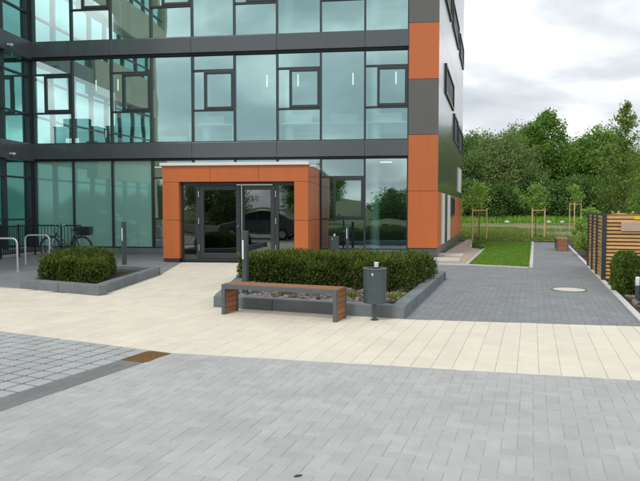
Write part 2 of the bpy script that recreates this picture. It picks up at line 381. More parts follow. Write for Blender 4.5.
def pave(parent, poly, cells, org, yaw, piece, m_i, m_s, gap=.004, ch=.003, top=0.0, n_ind=300, keep=None):
    c, s = math.cos(yaw), math.sin(yaw)      # yaw: clockwise turn of the local axes from the camera's heading
    loc = lambda p: ((p[0]-org[0])*c - (p[1]-org[1])*s, (p[0]-org[0])*s + (p[1]-org[1])*c)
    wor = lambda p: (org[0] + p[0]*c + p[1]*s, org[1] - p[0]*s + p[1]*c)
    lp = [loc(p) for p in poly]; got = []
    for (u0, u1, v0, v1) in cells:
        g = gap / 2; r = (u0 + g, u1 - g, v0 + g, v1 - g)
        cen = ((u0+u1)/2, (v0+v1)/2); wc = wor(cen)
        if keep and not keep(*wc): continue
        pts = clip_rect(lp, *r); a = area(pts); full = (r[1]-r[0])*(r[3]-r[2])
        if a < full * .06: continue
        pr = project(*wc); vis = pr is not None and -8 < pr[0] < 648 and 200 < pr[1] < 489
        got.append((0 if vis else 1, math.hypot(*wc), pts, cen, a > full * .998, (round(u1-u0, 4), round(v1-v0, 4))))
    got.sort(key=lambda t: (t[0], t[1]))
    shared = {}; stuff = MB(); k = 0
    for vis, d, pts, cen, whole, key in got:
        jz = random.uniform(-.0012, .0012)
        if k < n_ind and vis == 0:
            lpts = [(p[0]-cen[0], p[1]-cen[1]) for p in pts]; lpts.sort(key=lambda p: 0) 
            if whole:
                if key not in shared: shared[key] = MB().prism(lpts, -.03, 0, ch).mesh(piece, m_i)
                me = shared[key]
            else: me = MB().prism(lpts, -.03, 0, ch).mesh(piece, m_i)
            x, y = wor(cen); o = link(piece, me, parent, (x, y, top + jz), (random.uniform(-.003, .003), random.uniform(-.003, .003), -yaw)); k += 1
        else:
            stuff.prism([wor(p) for p in pts], top - .02, top + jz, ch)
    if stuff.v: tag(stuff.build(piece + '_field', m_s, parent), None, None, None, 'stuff')
def run_bond(u0, u1, v0, v1, a, b, off=.5, axis='u'):
    out = []
    if axis == 'u':
        for j in range(int((v1-v0)/b)+1):
            o = (j % 2) * off * a
            for i in range(-1, int((u1-u0)/a)+1): out.append((u0+i*a+o, u0+(i+1)*a+o, v0+j*b, v0+(j+1)*b))
    else:
        for i in range(int((u1-u0)/a)+1):
            o = ((i * 7) % 3) / 3 * off * b
            for j in range(-1, int((v1-v0)/b)+1): out.append((u0+i*a, u0+(i+1)*a, v0+j*b+o, v0+(j+1)*b+o))
    return out
def herring(n0, n1, m0, m1, a):
    out = []
    for x in range(n0, n1):
        for y in range(m0, m1):
            k = (x - y) % 4
            if k == 0: out.append((x*a, (x+2)*a, y*a, (y+1)*a))
            elif k == 3: out.append((x*a, (x+1)*a, y*a, (y+2)*a))
    return out

# ------------------------------------------------------------------ the setting: ground, paving, lawn
YP = R(18.8); DIRP = Vector((math.sin(YP), math.cos(YP))); PERP = Vector((math.cos(YP), -math.sin(YP)))
YT = R(24.0); DIRT = Vector((math.sin(YT), math.cos(YT)))
ter = sheet('ground', [(-900, -900), (900, -900), (900, 900), (-900, 900)], -.06, M['terrain'], 'rough meadow ground reaching the horizon', 'ground')
P_FL, P_FR, P_BR = G(213, 307), G(404, 319), G(445.5, 279)
P_BL = G(246.5, 276.0)
LOW = [G(-160, 310.2), G(0, 331), G(173, 353), G(640, 380.5), G(900, 395.8)]
DOOR_R, DOOR_L = FW(-3.75, -2.86), FW(-7.5, -2.95)
LP_FL, LP_FR, LP_BR = G(20.5, 288.5), G(99, 296), G(161, 274.5)
beige = LOW + [G(900, 334), G(645, 326.7), G(404, 319.3), P_FR, P_FL, P_BL, DOOR_R, DOOR_L, LP_BR, LP_FR, LP_FL, G(-160, 278.5)]
bp = sheet('cream_paving', beige, -.006, M['joint_b'], 'cream slab band and walkway leading to the entrance', 'paving')
cells = run_bond(-14, 14, -12, 16, .2, .4, .5, 'v')
O_B = G(538, 350)
pave(bp, beige, cells, O_B, YP, 'slab', M['beige_i'], M['beige_s'], gap=.0035, ch=.003, top=.0005)

grey = [LOW[2], LOW[3], LOW[4], Vector((14, -7)), Vector((-9, -7)), LOW[2] - DIRT * 13]
grey = [LOW[2], LOW[3], LOW[4], Vector((13, 1.5)), Vector((5, -2.5)), Vector((-4.0, -2.5)), LOW[2] - DIRT * 9.2]
gp = sheet('grey_paving', grey, -.0035, M['joint'], 'light grey herringbone paving in the foreground', 'paving')
pave(gp, grey, herring(-90, 130, -60, 95, .1), Vector((0, 3)), YP, 'paver', M['grey_i'], M['grey_s'], gap=.0022, ch=.003, keep=lambda x, y: y > 1.2 and abs(x) < y * .62 + 1.2)
road = sheet('road', [(-60, -2.6), (-4.0, -2.6), (5.2, -2.6), (13.2, 1.3), (60, 14), (60, -16), (-60, -16)], -.02, M['asphalt'], 'asphalt road behind the viewpoint', 'road')
# dark channel and the tiled bay to its left
PT = Vector((math.cos(YT), -math.sin(YT)))
c0 = LOW[2]; chan = [c0, c0 - DIRT * 9, c0 - DIRT * 9 - PT * .30, c0 - PT * .30 + DIRT * .03]
cp = sheet('drain_channel', chan, -.0055, M['joint_d'], 'dark stone channel beside the tiled bay', 'paving')
pave(cp, [c0 - DIRT * .465, c0 - DIRT * 9, c0 - DIRT * 9 - PT * .30, c0 - PT * .30 - DIRT * .465], run_bond(-.3, 0, -9, .2, .15, .3, .5, 'v'), c0, YT, 'channel_stone', M['chan_i'], M['chan_i'], gap=.003, ch=.002, top=-.001)
bay = [c0 - PT * .302, c0 - PT * .302 - DIRT * 9, c0 - PT * 9 - DIRT * 9, G(-160, 310.2) - PT * 3, G(-160, 310.2), G(0, 331)]
tp = sheet('tiled_bay', bay, -.012, M['joint_d'], 'square tile parking bay with wide dark joints', 'paving')
pave(tp, bay, [(-.302 - (i+1)*.2, -.302 - i*.2, .1 - (j+1)*.2, .1 - j*.2) for i in range(44) for j in range(46)], c0, YT, 'tile', M['tile_i'], M['tile_i'], gap=.028, ch=.006, top=-.001)
# grating at the head of the channel
gr = thing('drain_grate', 'rusty brown drain grating at the end of the dark channel', 'grate', (c0.x, c0.y, 0), -YT)
fr = MB(); fr.box(-.30, -.285, -.46, -.06, -.02, .004); fr.box(-.015, 0, -.46, -.06, -.02, .004); fr.box(-.285, -.015, -.46, -.445, -.02, .004); fr.box(-.285, -.015, -.075, -.06, -.02, .004)
fr.build('frame', M['rust'], gr)
for k in range(9): MB().box(-.285, -.015, -.435 + k * .040, -.417 + k * .040, -.02, .003).build('bar', M['rust'], gr)

# slate path on the right, its counterpart by the bicycle stands
U_WING = UZ(31, 110)[0] - .05
K_R = [G(645, 328.5), G(601.5, 283), G(585.3, 266), G(572.8, 252.8)]
K_R = [G(601.5, 283) + DIRP * t for t in (-5.3, 0, 4.3, 9.2)]
G_BL, G_BR, G_TR = G(466, 265), G(529, 268), G(531.6, 242)
K_END = K_R[0] + DIRP * 21.3
path = [P_FR, G(404, 319.3), G(645, 326.7), K_R[0], K_END, G_TR + DIRP * .4, G_BR, G_BL, G(438, 264.5), FW(.1, -.05), FW(-3.7, -.05), DOOR_R, P_BL, P_FL]
pp = sheet('slate_path', path, -.004, M['joint_p'], 'slate grey paved path running back along the lawn', 'path')
pave(pp, path, herring(-60, 90, -20, 215, .1), P_FR, YP, 'path_paver', M['path_s'], M['path_s'], gap=.003, ch=.0012, n_ind=0)
yard = [LP_FL, LP_FR, LP_BR, DOOR_L, FW(-8.0, -2.95), FW(-8.0, -.05), FW(U_WING + .35, -.05), FW(U_WING + .35, -9), G(-160, 278.5)]
yp = sheet('slate_yard', yard, -.004, M['joint_p'], 'slate grey paved yard with the bicycle stands', 'paving')
pave(yp, yard, herring(-70, 70, -30, 130, .1), LP_FL, YP, 'yard_paver', M['path_s'], M['path_s'], gap=.003, ch=.0012, n_ind=0)
# manhole
mc = G(569, 290); mh = thing('manhole_cover', 'round pale manhole cover in the slate path', 'manhole', (mc.x, mc.y, 0))
MB().lathe([(.02, .0), (.29, .0), (.295, .006), (.285, .011), (.02, .012)], 36).build('lid', M['iron'], mh)
MB().ring((0, 0, .002), .312, .014, 'z', 40, 6).build('rim', M['ironring'], mh)

def kerb_run(parent, pts, wd, h, ln, m, side=0, name='kerb_stone', base=-.05, bevel=.008, gap=.006):
    """stones laid along a polyline; side shifts them off the line (in widths)"""
    for a, b in zip(pts, pts[1:]):
        d = (b - a); Lg = d.length; d.normalize(); nrm = Vector((d.y, -d.x)); n = max(1, round(Lg / ln)); st = Lg / n; ang = math.atan2(d.y, d.x)
        for i in range(n):
            c = a + d * (st * (i + .5)) + nrm * (side * wd)
            MB().box(-st/2 + gap/2, st/2 - gap/2, -wd/2, wd/2, base, h + random.uniform(-.002, .002)).build(name, m, parent, bevel=bevel, loc=(c.x, c.y, 0), rot=(0, 0, ang))
def edging(label, pts, wd=.1, h=.03, ln=1.0, side=0):
    t = thing('edging_kerb', label, 'kerb', (pts[0].x, pts[0].y, 0)); t.location = (0, 0, 0)
    kerb_run(t, pts, wd, h, ln, M['edge'], side); return t
edging('pale concrete edging along the right side of the slate path', [K_R[0], K_END], .1, .04, 1.0, .5)
edging('pale edging between the lawn and the slate path', [G_BR, G_TR], .1, .03, 1.0, .5)
G_TL = G(483.7, 249.4)
edging('pale edging along the near end of the lawn', [G(438, 264.5), G_BL, G_BR], .1, .03, 1.0, .5)
edging('pale edging between the lawn and the chippings strip', [G_BL + Vector((.05, .12)), G_TL], .09, .03, 1.0)
edging('short pale edging at the end of the chippings strip', [G(470.5, 247.5), G(473.5, 239)], .09, .03, 1.0)
edging('pale edging at the foot of the glazed wing', [FW(U_WING + .35, -.1), FW(U_WING + .35, -9)], .14, .10, 1.0, .5)
# lawn, chippings, planting bed, meadow
lawn = [G_BL, G_BR, G_TR, G(486, 241.5), G_TL]
sheet('lawn', lawn, -.004, M['lawn'], 'bright green mown lawn beside the path', 'lawn')
rng = np.random.default_rng(3)
P = scatter(lawn, 26000, rng); P[:, 2] = -.004
tag(link('lawn_grass', blades('lawn_grass', P, .05, .016, rng, M['blade'])), 'short bright green grass of the mown lawn', 'grass', kind='stuff')
far = CORNER + Vector((math.sin(R(15.7)), math.cos(R(15.7)))) * 16
sheet('chippings_strip', [G(438, 264.3), G_BL, G_TL, G(471, 247.5), G(473, 239), far + Vector((.6, 0)), CORNER], -.004, M['gravel'], 'pinkish chippings strip along the side wall', 'gravel')
bed2 = [G(471.5, 247.5), G_TL, G(486, 241.5), G(474, 239)]
sheet('planting_bed', bed2, -.003, M['soil'], 'dark planting bed behind the chippings', 'bed')
P = scatter(bed2, 700, rng); tag(link('bed_plants', leaves('bed_plants', P + rng.uniform(0, .16, (700, 1)) * [0, 0, 1], .07, rng, M['leaf_b'], 1.5, .6)), 'low green ground cover in the planting bed', 'ground cover', kind='stuff')
for i, (a, b) in enumerate((((441, 261.5), (452, 257.5)), ((447, 257), (455, 252.5)))):
    p = (G(*a) + G(*b)) / 2
    tag(MB().box(-.4, .4, -.6, .6, -.04, .015).build('step_slab', M['edge'], None, bevel=.006, loc=(p.x, p.y, 0), rot=(0, 0, -R(15.7))),
        ('pale concrete step slab in the chippings nearest the corner', 'pale concrete step slab further along the side wall')[i], 'slab', 'slabs in the chippings')
earth = [G(448, 239.5), G(700, 242.5), G(720, 223.0), G(440, 223.0)]
sheet('earth_strip', earth, -.03, M['earth'], 'half bare sandy earth strip before the trees', 'earth')
P = scatter([G(448, 239.5), G(700, 242.5), G(716, 224.0), G(440, 224.0)], 70000, rng); k = np.sin(P[:, 0] * .55 + 1) + np.cos(P[:, 1] * .33 + P[:, 0] * .2) + rng.normal(size=len(P)) * .6 > -1.2 + 1.3 * (P[:, 0] > .31 * P[:, 1] + .5 * np.sin(P[:, 1])) + 1.6 * (P[:, 1] > 54); P = P[k]; P[:, 2] = -.03
tag(link('meadow_grass', blades('meadow_grass', P, .10, .05, rng, M['wild'])), 'sparse meadow grass on the earth strip', 'grass', kind='stuff')
verge = [G(400, 222.8), G(800, 222.8), G(820, 219.5), G(400, 219.5)]
P = scatter(verge, 42000, rng); P[:, 2] = -.06
tag(link('verge_grass', blades('verge_grass', P, .75, .12, rng, M['tall'])), 'tall green grass at the foot of the trees', 'grass', kind='stuff')
P = scatter([G(498, 221), G(522, 221), G(520, 219.8), G(500, 219.8)], 260, rng); P[:, 2] = rng.uniform(.3, 1.0, 260)
tag(link('blossom', leaves('blossom', P, .13, rng, M['flower'], 1)), 'white blossom in the tall grass before the trees', 'flowers', kind='stuff')
for i, (x, y, s_) in enumerate(((507, 223.0, .3), (549, 223.0, .26), (562, 223.0, .25))):
    p = G(x, y); b = bmesh.new(); bmesh.ops.create_icosphere(b, subdivisions=2, radius=s_)
    for v in b.verts: v.co *= 1 + random.uniform(-.13, .13); v.co.z *= .6
    me = bpy.data.meshes.new('boulder'); b.to_mesh(me); b.free(); me.materials.append(M['edge'])
    tag(link('boulder', me, None, (p.x, p.y, .1)), ('pale boulder on the verge behind the left tree stakes', 'pale boulder on the verge right of the middle stakes', 'pale boulder on the verge just left of the right stakes')[i], 'boulder', 'boulders on the verge')
# bed on the right
rb = [K_R[0] - DIRP * 0 + PERP * .1, G(601.5, 283) + PERP * .1, K_END + PERP * .1, K_END + PERP * 9, K_R[0] + PERP * 9]
sheet('shrub_bed', rb, -.01, M['soil'], 'dark soil bed to the right of the path', 'bed')

# ------------------------------------------------------------------ the office building (facade frame: x along the glass, y into the house)
B = thing('office_building', 'glazed four storey office block with orange and grey corner panels', 'building', (CORNER.x, CORNER.y, 0), -PHI)
MUL = [UZ(p, 110)[0] for p in (35, 73, 112, 152, 193, 235, 277.5, 321, 365)] + [-.95]
ST = 3.465                                      # storey height
Z0 = [.22] + [3.77 + ST * i for i in range(4)]  # glass bottoms
Z1 = [3.21 + ST * i for i in range(5)]          # glass tops
NF = 4
def pane(parent, x0, x1, z0, z1, m, y=0, name='pane', tilt=True):
    a, b, c_, d = [random.uniform(-.010, .010) if tilt else 0 for _ in range(4)]
    return MB().quad((x0, y + a, z0), (x1, y + b, z0), (x1, y + c_, z1), (x0, y + a + c_ - b, z1)).build(name, m, parent)
def bay_window(parent, x0, x1, z0, z1, gm, ztop, zbot):
    """fixed lights round a casement: the casement is a part with its pane and handle"""
    xs = x0 + (x1 - x0) * .27
    MB().box(x0, x1, -.05, .03, ztop - .03, ztop + .03).build('transom', M['frame'], parent); MB().box(x0, x1, -.05, .03, zbot - .03, zbot + .03).build('transom', M['frame'], parent)
    pane(parent, x0, x1, ztop + .03, z1, gm); pane(parent, x0, xs, zbot + .03, ztop - .03, gm); pane(parent, x0, x1, z0, zbot - .03, gm)
    w_ = MB(); t = .085; a0, a1, b0, b1 = xs, x1, zbot + .03, ztop - .03
    w_.box(a0, a0 + t, -.07, .03, b0, b1); w_.box(a1 - t, a1, -.07, .03, b0, b1); w_.box(a0 + t, a1 - t, -.068, .03, b0, b0 + t); w_.box(a0 + t, a1 - t, -.068, .03, b1 - t, b1)
    w_ = w_.build('window', M['frame'], parent, bevel=.004)
    pane(w_, a0 + t, a1 - t, b0 + t, b1 - t, gm, -.01)
    MB().box(a0 + .03, a0 + .05, .03, .06, (b0 + b1) / 2 - .07, (b0 + b1) / 2 + .07).build('handle', M['steel'], w_)
hw = .032
for i, x in enumerate(MUL):
    for f in range(NF):
        z1 = Z1[f] if f < 4 else Z1[f]
        if f == 0 and i in (4, 5, 6): zb = 2.75
        else: zb = Z0[f]
        MB().box(x - hw, x + hw, -.075, .06, zb, Z1[f]).build('mullion', M['frame'], B)
for f in range(NF):
    for i in range(9):
        x0, x1 = MUL[i] + hw, MUL[i + 1] - hw; z0, z1 = Z0[f] + .04, Z1[f] - .02
        gm = M['glass_gf'] if f == 0 else M['glass']
        if f == 0 and 3 < i < 7:
            pane(B, x0, x1, 2.86, z1, gm); continue
        win = (i % 2 == 0) if f == 1 else (i % 2 == 1 and not (f == 0 and i < 3))
        if win:
            if f == 0:
                bay_window(B, x0, x1, z0, z1, gm, 2.60, 1.22)
            else: bay_window(B, x0, x1, z0, z1, gm, z1 - .50, z0 + 1.03)
        else: pane(B, x0, x1, z0, z1, M['teal_glass'] if f == 0 and i < 3 else gm)
    if f > 0 or True:
        for (a, b_) in ([(MUL[0], MUL[9])] if f else [(MUL[0], -8.05), (-3.75, MUL[9])]):
            MB().box(a, b_, -.06, .06, Z0[f], Z0[f] + .045).build('sill_rail', M['frame'], B)
    # spandrel sheets two bays long, below them a black strip that paints their shadow line
    for i in range(0, 9, 2):
        a, b_ = MUL[i], MUL[min(i + 2, 9)]
        if i == 8: b_ = MUL[9]
        a2 = a if i else MUL[0] - .12
        MB().box(a2 + .004, b_ - .004, -.17, .12, Z1[f] + .05, Z0[f + 1] if f < 4 else Z1[f] + .6).build('spandrel_panel', M['spandrel'], B, bevel=.006)
    MB().box(MUL[0] - .1, MUL[9], -.12, .10, Z1[f] - .02, Z1[f] + .05).build('shadow_strip', M['shadowgap'], B)
MB().box(MUL[0] - .1, -8.1, -.09, .1, -.05, Z0[0]).build('plinth', M['kerb'], B)
MB().box(-3.72, MUL[9], -.09, .1, -.05, Z0[0]).build('plinth', M['kerb'], B)
# corner panels
zc = [.29, 2.125, 3.92, 5.68, 7.44, 9.20, 10.96, 12.72, 14.4]
for k, mm in enumerate(('orange', 'orange', 'greypanel', 'orange', 'greypanel', 'orange', 'orange', 'greypanel')):
    MB().box(-.945, -.002, -.15, .06, zc[k] + .005, zc[k+1] - .005).build('corner_panel', M[mm], B, bevel=.004)
MB().box(-.93, -.03, -.11, .05, -.05, .285).build('plinth', M['greypanel'], B)
MB().box(-.94, -.012, -.13, .05, .285, 14.4).build('corner_core', M['shadowgap'], B)
# side wall: panels, strip windows (own frame: x out of the wall, y along it)
A2 = R(15.7) - PHI
XS = Matrix.Rotation(-A2, 4, 'Z')
DEP = 15.2
def smb(): return MB(XS)
smb().box(-.3, -.045, .05, DEP, 0, 14.4).build('side_wall_core', M['shadowgap'], B)
ys = [0.0, 3.04, 6.08, 9.12, 12.16, DEP]
for k in range(8):
    for j in range(5):
        mm = M['side'] if k > 1 else (M['side'] if k == 1 else M['orange'])
        smb().box(-.04, 0, ys[j] + .004 - (.02 if j == 0 else 0), ys[j+1] - .004, zc[k] + .005, zc[k+1] - .005).build('cladding_panel', mm, B)
smb().box(-.04, -.01, 0, DEP, -.05, .285).build('plinth', M['greypanel'], B)
def yx(px): return max(0.2, 20.1 * 58 / (495 - px) - 20.1) / math.cos(R(15.7))
def side_window(y0, y1, z0, z1):
    w_ = smb(); t = .09
    w_.box(.002, .06, y0, y0 + t, z0, z1); w_.box(.002, .06, y1 - t, y1, z0, z1); w_.box(.002, .059, y0 + t, y1 - t, z0, z0 + t); w_.box(.002, .059, y0 + t, y1 - t, z1 - t, z1)
    o = w_.build('window', M['frame'], B)
    smb().box(.002, .012, y0 + t, y1 - t, z0 + t, z1 - t).build('pane', mat('dark side window glass', (.02, .024, .028), .45, spec=.2), o)
for (a, b_, z0, z1) in ((443.5, 451.5, 5.72, 6.78), (452.3, 456, 4.55, 5.70), (456.6, 460.8, 4.5, 5.60), (443, 448.6, 8.95, 10.1), (450.3, 456.2, 9.1, 10.15), (457.6, 461, 9.1, 10.2)):
    side_window(yx(a), yx(b_), z0, z1)
side_window(yx(449.5), yx(453), 1.25, 2.05)
for (a, b_, mm, z1) in ((441, 443.6, 'white', 2.1), (443.9, 446, 'frame', 2.1), (446.3, 449.2, 'white', 2.1), (457, 460, 'white', 3.6)):
    smb().box(.002, .035, yx(a), yx(b_), .32 if a < 455 else 2.4, z1).build('side_panel', M[mm], B)
# floors, inner walls, roof
for f in range(NF + 1):
    zf = (3.3 + ST * (f - 1)) if f else -.02
    MB().box(U_WING + .05, -.3, .13, 12, zf - (.0 if f == 0 else 0), zf + (.14 if f == 0 else .36)).build('floor_slab', M['floor_in'] if f == 0 else M['wall_in'], B)
MB().box(U_WING + .05, -.6, 6.5, 6.7, .1, 14.1).build('inner_wall', M['wall_in'], B)
for x in (MUL[2], MUL[4], MUL[6], MUL[8]):
    MB().lathe([(.17, .12), (.17, 14.0)], 20, (x + .32, .45, 0)).build('column', M['white'], B, smooth=True)
for f in (1, 2, 3):
    for i in range(0, 9):
        if (i % 2 == 1) == (f == 1) and i > 0: MB().box(MUL[i] + .12, MUL[i+1] - .25, .14, .42, Z0[f] + .06, Z0[f] + .24).build('radiator', M['white'], B, bevel=.01)
MB().box(U_WING - .1, -.2, -.2, 13, 14.2, 14.5).build('roof', M['greypanel'], B)
MB().box(U_WING + .05, -.35, 11.8, 12.0, 0, 14.1).build('rear_wall', M['wall_in'], B)
# indoor things seen through the glass: pendant lamps and white desks
def pend(px, f, i):
    x, _ = UZ(px, 80, 1.6); zc_ = Z1[f] + .05
    p = FW(x, 1.6); t = thing('pendant_lamp', 'thin lit pendant tube behind first floor glass, %s from the corner' % ('first','second','third','fourth','fifth','sixth')[i], 'lamp', (p.x, p.y, 0), -PHI, 'pendant lamps on the first floor')
    MB().tube([(0, 0, zc_), (0, 0, zc_ - .42)], .006, 6).build('cable', M['frame'], t)
    MB().lathe([(.016, 0), (.022, .02), (.022, .40), (.010, .42)], 14, (0, 0, zc_ - .84)).build('tube', M['lamp'], t, smooth=True)
for i, px in enumerate((396, 353, 298, 267, 118, 96)): pend(px, 1, i)
def desk(px, i):
    x, _ = UZ(px, 130, .5); p = FW(x, .5)
    t = thing('desk', 'white framed desk behind the first floor glass, %s from the corner' % ('first','second','third','fourth','fifth','sixth')[i], 'desk', (p.x, p.y, 3.66), -PHI, 'desks on the first floor')
    MB().box(-.8, .8, -.35, .35, .70, .75).build('top', M['white'], t)
    for s_ in (-1, 1): MB().box(s_*.75 - .03, s_*.75 + .03, -.33, .33, 0, .70).build('leg', M['white'], t)
    MB().box(-.72, .72, .30, .32, .42, .69).build('modesty_panel', M['white'], t)
    MB().box(-.45, .45, -.30, -.05, .75, 1.02).build('monitor_shelf', M['white'], t)
for i, px in enumerate((388, 345, 300, 214, 132, 80)): desk(px, i)
x_, _ = UZ(381, 176, 2.0); p = FW(x_, 2.0)
cl = thing('ceiling_light', 'lit square ceiling panel behind the ground floor glass', 'lamp', (p.x, p.y, 3.22), -PHI)
MB().box(-.42, .42, -.3, .3, 0, .075).build('housing', M['white'], cl); MB().box(-.38, .38, -.26, .26, -.012, 0).build('diffuser', M['lamp'], cl)

# ------------------------------------------------------------------ the glazed wing on the left, coming towards the camera
pw = FW(U_WING, 0)
Wg = thing('office_wing', 'dark glazed office wing projecting at the left edge', 'building', (pw.x, pw.y, 0), -PHI)
XW = Matrix(((0, -1, 0, 0), (-1, 0, 0, 0), (0, 0, 1, 0), (0, 0, 0, 1)))   # (along, in, z) -> wing: along runs to the camera (-y), in runs to -x
def wmb(): return MB(XW)
wl = [.12 + 1.42 * i for i in range(9)] 
for f in range(NF):
    for i in range(8):
        z0, z1 = Z0[f] + .04, Z1[f] - .02; solid = i >= 3 and f >= 1
        wmb().box(wl[i] - .045, wl[i] + .045, -.09, .06, Z0[f], Z1[f]).build('mullion', M['frame'], Wg)
        a, b_ = wl[i] + .045, wl[i+1] - .045
        zt, zm = (2.62, 1.20) if f == 0 else (z1 - .55, z0 + 1.0)
        wmb().box(a, b_, -.06, .03, zt - .03, zt + .03).build('transom', M['frame'], Wg); wmb().box(a, b_, -.06, .03, zm - .03, zm + .03).build('transom', M['frame'], Wg)
        for (p0, p1) in ((z0, zm - .03), (zm + .03, zt - .03), (zt + .03, z1)):
            wmb().quad((a, 0, p0), (b_, 0, p0), (b_, 0, p1), (a, 0, p1)).build('pane', M['glass_wing'], Wg)
        wmb().box(wl[i] + .003, wl[i+1] - .003, -.20 if i < 3 else -.24, .1, Z1[f] - .02 if i < 3 else Z1[f] - .35, (Z0[f+1] + .02) if i < 3 else Z0[f+1] + .55).build('spandrel_panel', M['spandrel'] if i < 3 else M['beigeclad'], Wg, bevel=.006)
    wmb().box(0, wl[8], .1, 5.5, Z1[f] + .05, Z1[f] + .40).build('floor_slab', M['wall_in'], Wg)
wmb().box(0, wl[8], -.1, .1, -.05, Z0[0]).build('plinth', M['kerb'], Wg)
wmb().box(0, wl[8], 5.5, 5.7, 0, 14.3).build('inner_wall', M['wall_in'], Wg)
wmb().box(0, wl[8] + .1, -.25, 6, 14.2, 14.5).build('roof', M['greypanel'], Wg)
wmb().box(wl[8] - .04, wl[8] + .3, -.22, 6, 0, 14.2).build('end_wall', M['beigeclad'], Wg)
wmb().box(-.25, .075, -.14, .15, 0, 14.2).build('corner_post', M['frame'], Wg)
def dome(f, name_label):
    p = FW(U_WING + .20, -1.45); z = Z1[f] + (.16 if f else .14)
    t = thing('wall_lamp', name_label, 'lamp', (p.x, p.y, z), -PHI, 'wall lamps on the wing')
    MB().box(0.0, .06, -.05, .05, -.03, .03).build('bracket', M['white'], t)
    MB().lathe([(.02, .03), (.07, .02), (.075, -.01), (.05, -.05), (.01, -.065)], 16, (.11, 0, 0)).build('shade', M['white'], t, smooth=True)
dome(0, 'small pale wall lamp on the wing above the ground floor'); dome(1, 'small pale wall lamp on the wing above the first floor')

# ------------------------------------------------------------------ entrance portal
PV = -2.85
Q = thing('entrance_portal', 'orange panelled entrance box with double glass doors', 'entrance', (CORNER.x, CORNER.y, 0), -PHI)
px0, px1 = -8.10, -3.80; pil, pz = .5, 2.80; lin = 2.33
# front: pillars in two panels, lintel in three, returns along the sides
for (a, b_) in ((px0, px0 + pil), (px1 - pil + .1, px1)):
    for (z0, z1) in ((.10, 1.22), (1.23, lin)): MB().box(a, b_, PV, PV + .35, z0, z1).build('front_panel', M['orange'], Q, bevel=.005)
for k in range(3):
    w3 = (px1 - px0) / 3; MB().box(px0 + k * w3 + .003, px0 + (k + 1) * w3 - .003, PV, PV + .35, lin + .008, pz).build('lintel_panel', M['orange'], Q, bevel=.005)
for (a, b_) in ((px0, px0 + .08), (px1 - .08, px1)):
    for (y0, y1) in ((PV + .356, PV + 1.52), (PV + 1.53, -.18)):
        for (z0, z1) in ((.10, 1.22), (1.23, lin), (lin + .008, pz)): MB().box(a, b_, y0, y1, z0, z1).build('side_panel', M['orange'], Q, bevel=.004)
MB().box(px0 + .01, px0 + pil - .02, PV + .02, -.18, -.02, .095).build('plinth', M['frame'], Q); MB().box(px1 - pil + .12, px1 - .01, PV + .02, -.18, -.02, .095).build('plinth', M['frame'], Q)
MB().box(px0 - .06, px1 + .02, PV - .06, -.18, pz + .004, pz + .09).build('roof_edge', M['white'], Q, bevel=.006)
MB().box(px0 + .3, px1 - .3, PV + .36, -.1, lin + .05, pz - .02).build('soffit', M['frame'], Q)
MB().box(px0 + .3, px1 - .3, PV + .25, .1, -.02, .012).build('threshold', M['floor_in'], Q)
DV = PV + .22
X = {k: UZ(p_, 220, DV)[0] for k, p_ in dict(l0=180, s1=197, d0=205, d1=236, c1=245.5, d2=271, s2=278, r1=296).items()}
def bar(x0, x1, z0, z1, name='door_frame', d=.09, par=Q): return MB().box(x0, x1, DV - d/2, DV + d/2, z0, z1).build(name, M['frame'], par, bevel=.004)
bar(px0 + pil - .02, px1 - pil + .12, lin - .10, lin + .005, 'head_rail'); bar(px0 + pil - .02, px1 - pil + .12, .012, .10, 'bottom_rail', .08)
bar(X['s1'], X['s1'] + .10, .10, lin - .1, 'jamb'); bar(X['s2'] - .08, X['s2'] + .03, .10, lin - .1, 'jamb'); bar(px0 + pil - .02, px0 + pil + .04, .10, lin - .1, 'jamb', .08); bar(px1 - pil + .06, px1 - pil + .12, .10, lin - .1, 'jamb', .08)
def vq(parent, x0, x1, z0, z1, y, m, name='pane'): return MB().quad((x0, y, z0), (x1, y, z0), (x1, y, z1), (x0, y, z1)).build(name, m, parent)
vq(Q, px0 + pil, X['s1'] + .02, .1, lin - .1, DV, M['glass_door'], 'side_light'); vq(Q, X['s2'], px1 - pil + .1, .1, lin - .1, DV, M['glass_door'], 'side_light')
mid = (X['d1'] + X['c1']) / 2
for (a, b_, lab, hs) in ((X['s1'] + .105, mid - .004, 'left glass door leaf', -1), (mid + .004, X['s2'] - .085, 'right glass door leaf', 1)):
    t = .12; dr = MB()
    dr.box(a, a + t, DV - .055, DV + .02, .105, lin - .105); dr.box(b_ - t, b_, DV - .055, DV + .02, .105, lin - .105)
    dr.box(a + t, b_ - t, DV - .053, DV + .018, .105, .105 + .15); dr.box(a + t, b_ - t, DV - .053, DV + .018, lin - .105 - t, lin - .105)
    d_ = dr.build('door', M['frame'], Q, bevel=.004); d_['label'] = lab
    vq(d_, a + t, b_ - t, .25, lin - .22, DV - .01, M['glass_door'])
    hx = a - .03 if hs < 0 else b_ + .03
    for z in (.42, 1.2, 1.98): MB().lathe([(.022, -.09), (.022, .09)], 10, (hx, DV - .075, z)).build('hinge', M['steel'], d_)
    if hs > 0:
        MB().tube([(a + .06, DV - .13, .16), (a + .06, DV - .13, lin - .06)], .021, 10).build('handle', M['steel'], d_, smooth=True)
        MB().box(a + .04, a + .08, DV - .13, DV - .05, .5, .53).build('handle_bracket', M['steel'], d_); MB().box(a + .04, a + .08, DV - .13, DV - .05, 1.8, 1.83).build('handle_bracket', M['steel'], d_)
        MB().box(a - .1, b_ - .05, DV - .11, DV - .056, lin - .10, lin - .06).build('closer', M['steel'], d_, bevel=.005)
    else: MB().lathe([(.03, -.02), (.03, .02)], 12, (b_ - .06, DV - .07, 1.05)).build('lock', M['steel'], d_)
